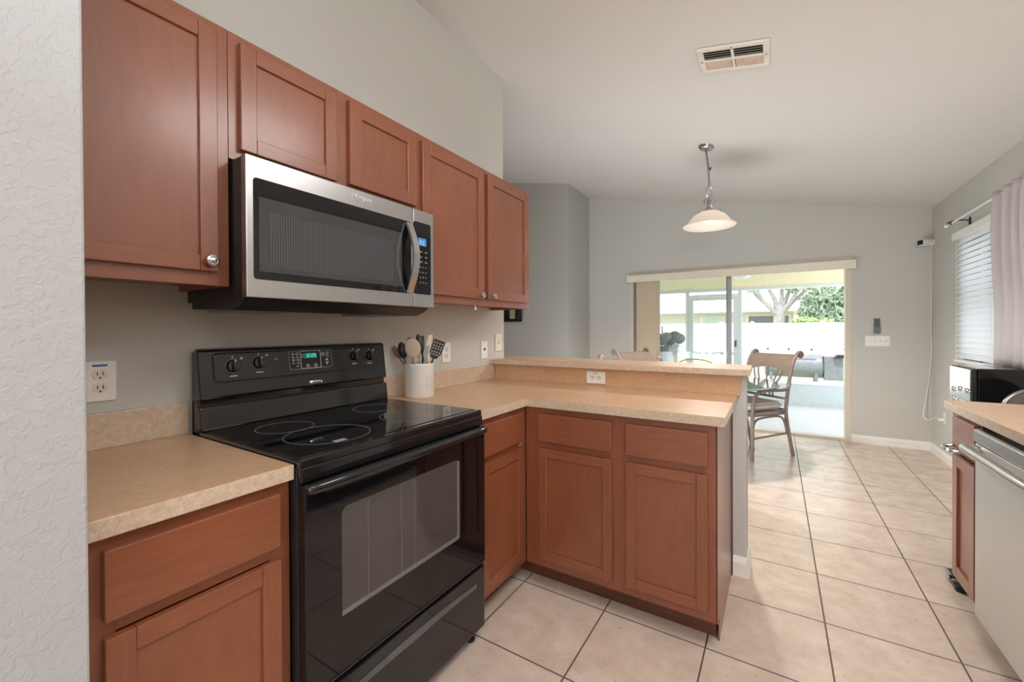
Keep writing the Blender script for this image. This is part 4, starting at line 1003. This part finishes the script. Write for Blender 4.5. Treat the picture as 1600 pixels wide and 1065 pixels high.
for x in (2.71, XW - .12):
    for y in (2.30, 2.60): obj('foot', B1(x - .012, x + .012, y - .012, y + .012, .6885, OZ0), BLACKM, ov)

# round-backed stool standing beyond the counter end
t = thing('folding_stool', 'folded stool with round dark seat and chrome rim behind the right counter', 'stool', (2.80, 1.97, 0))
c = Vector((2.835, 1.98, .785)); Rm = Matrix.Rotation(math.radians(-10), 4, 'X')
bm = NB(); lathe(bm, [(0, -.012), (.128, -.012), (.134, -.006), (.134, .010), (0, .012)], (0, 0, 0), 40, 'y'); bm.transform(Matrix.Translation(c) @ Rm); obj('seat', bm, plain('grey_brown_vinyl', S(112, 102, 98), .45, var=.05), t, smooth=True)
bm = NB(); tube(bm, [(.141 * math.cos(2 * PI * q / 40), 0, .141 * math.sin(2 * PI * q / 40)) for q in range(40)], .011, 10, closed=True); bm.transform(Matrix.Translation(c) @ Rm); obj('rim', bm, steel('dark_chrome', (1, 1, 1), .35, .2), t, smooth=True)
for s in (-1, 1):
    bm = NB(); tube(bm, [(c.x + s * .10, c.y + .012, .70), (c.x + s * .15, c.y + .06, .011)], .011, 10); obj('leg', bm, CHROME, t, smooth=True)
    bm = NB(); tube(bm, [(c.x + s * .09, c.y + .03, .70), (c.x + s * .14, c.y - .09, .011)], .011, 10); obj('leg', bm, CHROME, t, smooth=True)
bm = NB(); tube(bm, [(c.x - .13, c.y + .04, .30), (c.x + .13, c.y + .04, .30)], .009, 8); obj('crossbar', bm, CHROME, t, smooth=True)

# ------------------------------------------------------------------ the patio and the garden
LY = 7.5
struct('trim_1', B1(-3.0, 2.9, YF + .15, LY + .12, -.22, -.10), CONC)                         # patio slab
struct('trim_2', B1(-3.0, 2.9, YF + .15, LY + .14, 2.42, 2.55), CREAM)                        # patio ceiling
struct('trim_3', B1(-3.0, 2.9, LY - .02, LY + .14, 2.005, 2.42), CREAM)                       # header beam
struct('trim_4', B1(-3.0, 2.9, LY - .03, LY + .14, 1.955, 2.005), ALUM)                       # screen top channel
t = thing('screen_enclosure', 'white aluminium screen porch posts with solid kick panel right of the screen door', 'screen enclosure', (1.2, LY, -.10))
for x in (-2.9, -1.2, .145, 1.068, 2.84): obj('post', B1(x, x + .06, LY, LY + .06, -.10, 1.955), ALUM, t, bevel=.003)
obj('kick_panel', B1(1.13, 2.838, LY + .01, LY + .04, -.06, .262), ALUM, t)
obj('kick_rail', B1(1.128, 2.838, LY - .005, LY + .055, .262, .315), plain('white_rail_paint', S(232, 236, 238), .4), t, bevel=.003)
obj('floor_channel', B1(1.128, 2.838, LY - .005, LY + .055, -.10, -.06), ALUM, t)
obj('kick_panel', B1(-2.84, .143, LY + .01, LY + .04, -.10, .262), ALUM, t); obj('kick_rail', B1(-2.84, .143, LY - .005, LY + .055, .262, .315), ALUM, t)
d2 = struct('door_2', B1(.205, 1.066, LY - .004, LY + .056, -.10, -.075), ALUM)
bm = NB(); box(bm, .207, .285, LY, LY + .04, -.075, 1.86); box(bm, .99, 1.065, LY, LY + .04, -.075, 1.86); box(bm, .285, .99, LY, LY + .04, 1.79, 1.86); box(bm, .285, .99, LY, LY + .04, .745, .80); box(bm, .285, .99, LY, LY + .04, -.075, .10)
obj('door_frame', bm, ALUM, d2, bevel=.003)
obj('transom_bar', B1(.206, 1.067, LY, LY + .05, 1.865, 1.90), ALUM, d2)
bm = NB(); box(bm, 1.02, 1.04, LY - .03, LY, .90, 1.02); obj('door_handle', bm, DGREY, d2, bevel=.003)
# ceiling fan under the patio roof
t = thing('ceiling_fan', 'white patio ceiling fan with domed light beyond the sliding door', 'ceiling fan', (1.21, 6.3, 2.41))
FC = Vector((1.21, 6.3, 0))
bm = NB(); tube(bm, [FC + Vector((0, 0, 2.419)), FC + Vector((0, 0, 2.22))], .016, 10); obj('downrod', bm, PLATE, t, smooth=True)
bm = NB(); lathe(bm, [(0, 2.235), (.06, 2.23), (.10, 2.205), (.11, 2.165), (.09, 2.135), (0, 2.135)], FC, 28); obj('motor', bm, PLATE, t, smooth=True)
for k in range(5):
    a = 2 * PI * k / 5 + .35; bm = NB(); box(bm, .10, .62, -.065, .065, 2.160, 2.168); bm.transform(Matrix.Translation(FC) @ Matrix.Rotation(a, 4, 'Z')); obj('blade', bm, PLATE, t)
bm = NB(); lathe(bm, [(.05, 2.135), (.105, 2.11), (.12, 2.085), (.10, 2.06), (.05, 2.043), (0, 2.038)], FC, 28); obj('light_dome', bm, plain('frosted_white_glass', S(225, 232, 240), .3, var=.01), t, smooth=True)
# stored things at the left of the patio
t = thing('golf_bag', 'dark grey golf bag of covered clubs leaning on the patio', 'golf bag', (-.10, 6.55, -.10))
bm = NB(); tube(bm, [(-.14, 6.58, -.10), (-.12, 6.56, .45), (-.10, 6.55, .93)], [.10, .115, .125], 16); obj('bag', bm, plain('dark_grey_nylon', S(112, 122, 124), .7, var=.15), t, smooth=True)
for k, (dx, dz) in enumerate(((-.10, .16), (-.02, .12), (.06, .17), (.12, .13), (.19, .19), (.26, .15))):
    bm = NB(); c0 = Vector((-.08 + dx * .4, 6.54, .90)); c1 = Vector((-.07 + dx, 6.50 + .02 * k, .95 + dz)); tube(bm, [c0, c1], .010, 8)
    ellipsoid(bm, c1 - Vector((0, 0, .03)), .11, .07, .095); obj('club', bm, plain('dark_club_cover', S(112 + 16 * (k % 3), 120 + 14 * (k % 3), 128 + 12 * (k % 3)), .6, var=.2), t, smooth=True)
bm = NB(); tube(bm, [(-.10, 6.62, .95), (-.115, 6.64, 1.29)], .012, 8); obj('umbrella_shaft', bm, plain('grey_shaft', S(120, 130, 136), .5), t, smooth=True)
t = thing('cooler', 'white plastic storage bin standing on the patio beside the golf bag', 'bin', (.03, 6.85, -.10))
bm = NB(); prism(bm, [(-.07, -.10), (.13, -.10), (.16, .92), (-.06, .92)], 'y', 6.72, 7.05); obj('body', bm, PLATE, t, bevel=.02)
obj('lid', B1(-.075, .175, 6.70, 7.07, .921, .975, bev=.012), PLATE, t)
bm = NB(); tube(bm, smooth_path([(.0, 6.715, .80), (.03, 6.69, .77), (.10, 6.69, .77), (.13, 6.715, .80)], 4), .010, 8); obj('handle', bm, ALUM, t, smooth=True)
t = thing('patio_chair', 'white patio chair with yellow top rail seen over the bar', 'chair', (.58, 5.9, -.10))
bm = NB(); tube(bm, smooth_path([(.34, 5.80, .70), (.44, 5.78, .752), (.58, 5.77, .765), (.72, 5.78, .752), (.83, 5.80, .712)], 6), .012, 10); obj('top_rail', bm, YELLOW, t, smooth=True)
for x in (.35, .82):
    bm = NB(); tube(bm, [(x, 5.80, .71), (x, 5.86, .30), (x, 5.78, -.09)], .013, 8); tube(bm, [(x, 5.87, .30), (x, 6.30, .30), (x, 6.33, -.09)], .013, 8); obj('side_frame', bm, PLATE, t, smooth=True)
obj('seat', B1(.35, .82, 5.87, 6.30, .30, .33, bev=.008), PLATE, t)
obj('backrest', B1(.37, .80, 5.812, 5.824, .42, .66, bev=.004), PLATE, t)

lawn = obj('lawn', B1(-30, 34, LY + .121, 60, -.42, -.221), LAWN); lawn['label'] = 'bright green back lawn beyond the screen porch'; lawn['category'] = 'lawn'; lawn['kind'] = 'stuff'
# barrel smoker
t = thing('barrel_smoker', 'grey barrel smoker grill with side firebox standing on the lawn', 'grill', (2.0, 9.5, -.22))
bm = NB(); lathe(bm, [(0, -.52), (.22, -.52), (.25, -.50), (.25, .50), (.22, .52), (0, .52)], (1.98, 9.5, .44), 32, 'x'); br = obj('barrel', bm, SMOKER, t, smooth=True)
obj('lid_handle', B1(1.46, 2.36, 9.20, 9.235, .735, .765, bev=.004), plain('pale_grey_shelf', S(206, 208, 212), .5), br)
for x in (1.52, 1.90, 2.30):
    bm = NB(); ellipsoid(bm, (x, 9.3, .80), .022, .022, .022); obj('knob', bm, DGREY, br, smooth=True)
for x in (1.58, 2.38):
    for y in (9.32, 9.68): obj('leg', B1(x - .03, x + .03, y - .03, y + .03, -.22, .40), SMOKER, t)
obj('firebox', B1(2.51, 2.83, 9.30, 9.70, .17, .66, bev=.01), SMOKER, t)
bm = NB(); prism(bm, [(2.66, .62), (2.72, .70), (3.10, .70), (3.10, .675)], 'y', 9.2, 9.5); obj('side_shelf', bm, DGREY, t)
for x in (2.9, 3.05): 
    bm = NB(); tube(bm, [(x, 9.4, .68), (x + .05, 9.45, -.20)], .018, 8); obj('leg', bm, SMOKER, t, smooth=True)
# fence
t = thing('vinyl_fence', 'white vinyl privacy fence across the back of the lawn', 'fence', (2, 14.0, -.22))
obj('panel', B1(-14, 16, 14.0, 14.05, -.22, 1.355), VINYL, t); obj('top_rail', B1(-14, 16, 13.97, 14.08, 1.355, 1.405), VINYL, t)
k = 0
for x in (-5.0, -2.45, .12, 1.02, 2.86, 5.4):
    bm = NB(); box(bm, x - .06, x + .06, 13.95, 14.09, -.22, 1.425); prism(bm, [(x - .08, 1.426), (x + .08, 1.426), (x, 1.475)], 'y', 13.94, 14.10); obj('post', bm, VINYL, t)
# neighbour house
t = thing('neighbour_house', 'pale single storey house with sloping roof beyond the white fence', 'house', (-4, 20.0, -.22))
obj('wall', B1(-14, 2.32, 20.0, 28, -.22, 2.02), HOUSE, t)
bm = NB(); prism(bm, [(19.4, 1.98), (19.4, 2.06), (24.0, 4.6), (28.6, 2.06), (28.6, 1.98)], 'x', -14.5, 2.72); obj('roof', bm, ROOF, t)
obj('fascia', B1(-14.5, 2.72, 19.36, 19.40, 1.95, 2.08), WHITE, t)
f = obj('window', B1(.55, 2.2, 19.96, 20.0, .9, 1.83), WHITE, t); obj('pane', B1(.62, 2.13, 19.94, 19.96, .95, 1.78), DWIN, f)
f = obj('window', B1(-1.35, -.35, 19.96, 20.0, 1.0, 1.80), WHITE, t); obj('pane', B1(-1.3, -.40, 19.94, 19.96, 1.05, 1.76), plain('pale_window_glass', S(196, 204, 206), .2), f)
# trees
def leaves(bm, c, r, n, size, squash=(1, 1, 1)):
    for _ in range(n):
        d = Vector((random.gauss(0, 1), random.gauss(0, 1), random.gauss(0, 1))).normalized() * (r * random.random() ** .4)
        p = Vector(c) + Vector((d.x * squash[0], d.y * squash[1], d.z * squash[2]))
        a = Vector((random.gauss(0, 1), random.gauss(0, 1), random.gauss(0, 1))).normalized(); b = a.orthogonal().normalized(); s = size * random.uniform(.6, 1.3)
        bm.faces.new([bm.verts.new(p + a * s), bm.verts.new(p + b * s * .5), bm.verts.new(p - a * s), bm.verts.new(p - b * s * .5)])
t = thing('oak_tree', 'grey multi-branched oak tree standing just behind the white fence', 'tree', (1.76, 16.5, -.22))
bm = NB(); tube(bm, smooth_path([(1.76, 16.5, -.219), (1.75, 16.5, .8), (1.76, 16.5, 1.5), (1.80, 16.5, 2.1)], 4), [.22] * 6 + [.18] * 4 + [.20] * 3, 14); tk = obj('trunk', bm, BARK, t, smooth=True)
for p in ([(1.72, 16.5, 1.70), (1.45, 16.45, 2.05), (1.05, 16.4, 2.45), (.6, 16.3, 3.2)], [(1.76, 16.5, 1.85), (1.62, 16.5, 2.3), (1.4, 16.5, 2.8), (1.1, 16.5, 3.6)], [(1.80, 16.5, 1.9), (1.85, 16.5, 2.5), (1.8, 16.5, 3.5)],
          [(1.84, 16.5, 1.75), (2.15, 16.45, 2.15), (2.45, 16.4, 2.45), (2.9, 16.3, 3.0)], [(1.82, 16.5, 1.9), (2.05, 16.5, 2.5), (2.25, 16.5, 3.3)], [(1.70, 16.4, 1.75), (1.3, 16.2, 2.2), (.95, 16.0, 2.9)], [(1.86, 16.4, 1.85), (2.3, 16.2, 2.5), (2.6, 16.1, 3.4)]):
    q = smooth_path(p, 4); bm = NB(); tube(bm, q, [.085 * (1 - .65 * i / len(q)) for i in range(len(q))], 8); obj('branch', bm, BARK, t, smooth=True)
bm = NB()
for c, r in (((.7, 16.3, 3.4), .9), ((1.6, 16.5, 3.7), 1.0), ((2.6, 16.3, 3.3), .9), ((3.1, 16.4, 2.75), .45), ((1.0, 16.1, 2.85), .3), ((2.2, 16.2, 2.75), .3)): leaves(bm, c, r, 420, .075)
obj('foliage', bm, LEAF, t)
def bush(name, label, loc, blobs, mat, n=700, size=.11):
    t = thing(name, label, 'tree', loc); bm = NB(); tube(bm, [loc, (loc[0], loc[1], blobs[0][0][2])], .14, 8); obj('trunk', bm, BARK, t, smooth=True)
    bm = NB()
    for c, r in blobs: leaves(bm, c, r, n, size)
    obj('foliage', bm, mat, t)
bush('leafy_tree', 'tall pale green leafy tree right of the house behind the fence', (3.6, 18.0, -.22), [((3.2, 18, 2.5), .85), ((4.0, 18, 2.1), .9), ((2.95, 17.8, 1.8), .6), ((4.0, 17.8, 3.2), 1.0), ((3.2, 18.1, 3.3), .8), ((4.8, 18, 2.4), .9), ((3.5, 17.7, 1.5), .6)], LEAF)
bush('shrub', 'yellow green shrub peeking over the fence beside the house corner', (2.45, 16.2, -.22), [((2.40, 16.2, 1.35), .30), ((2.75, 16.2, 1.25), .34), ((3.1, 16.2, 1.3), .30)], LEAF2, 420, .07)
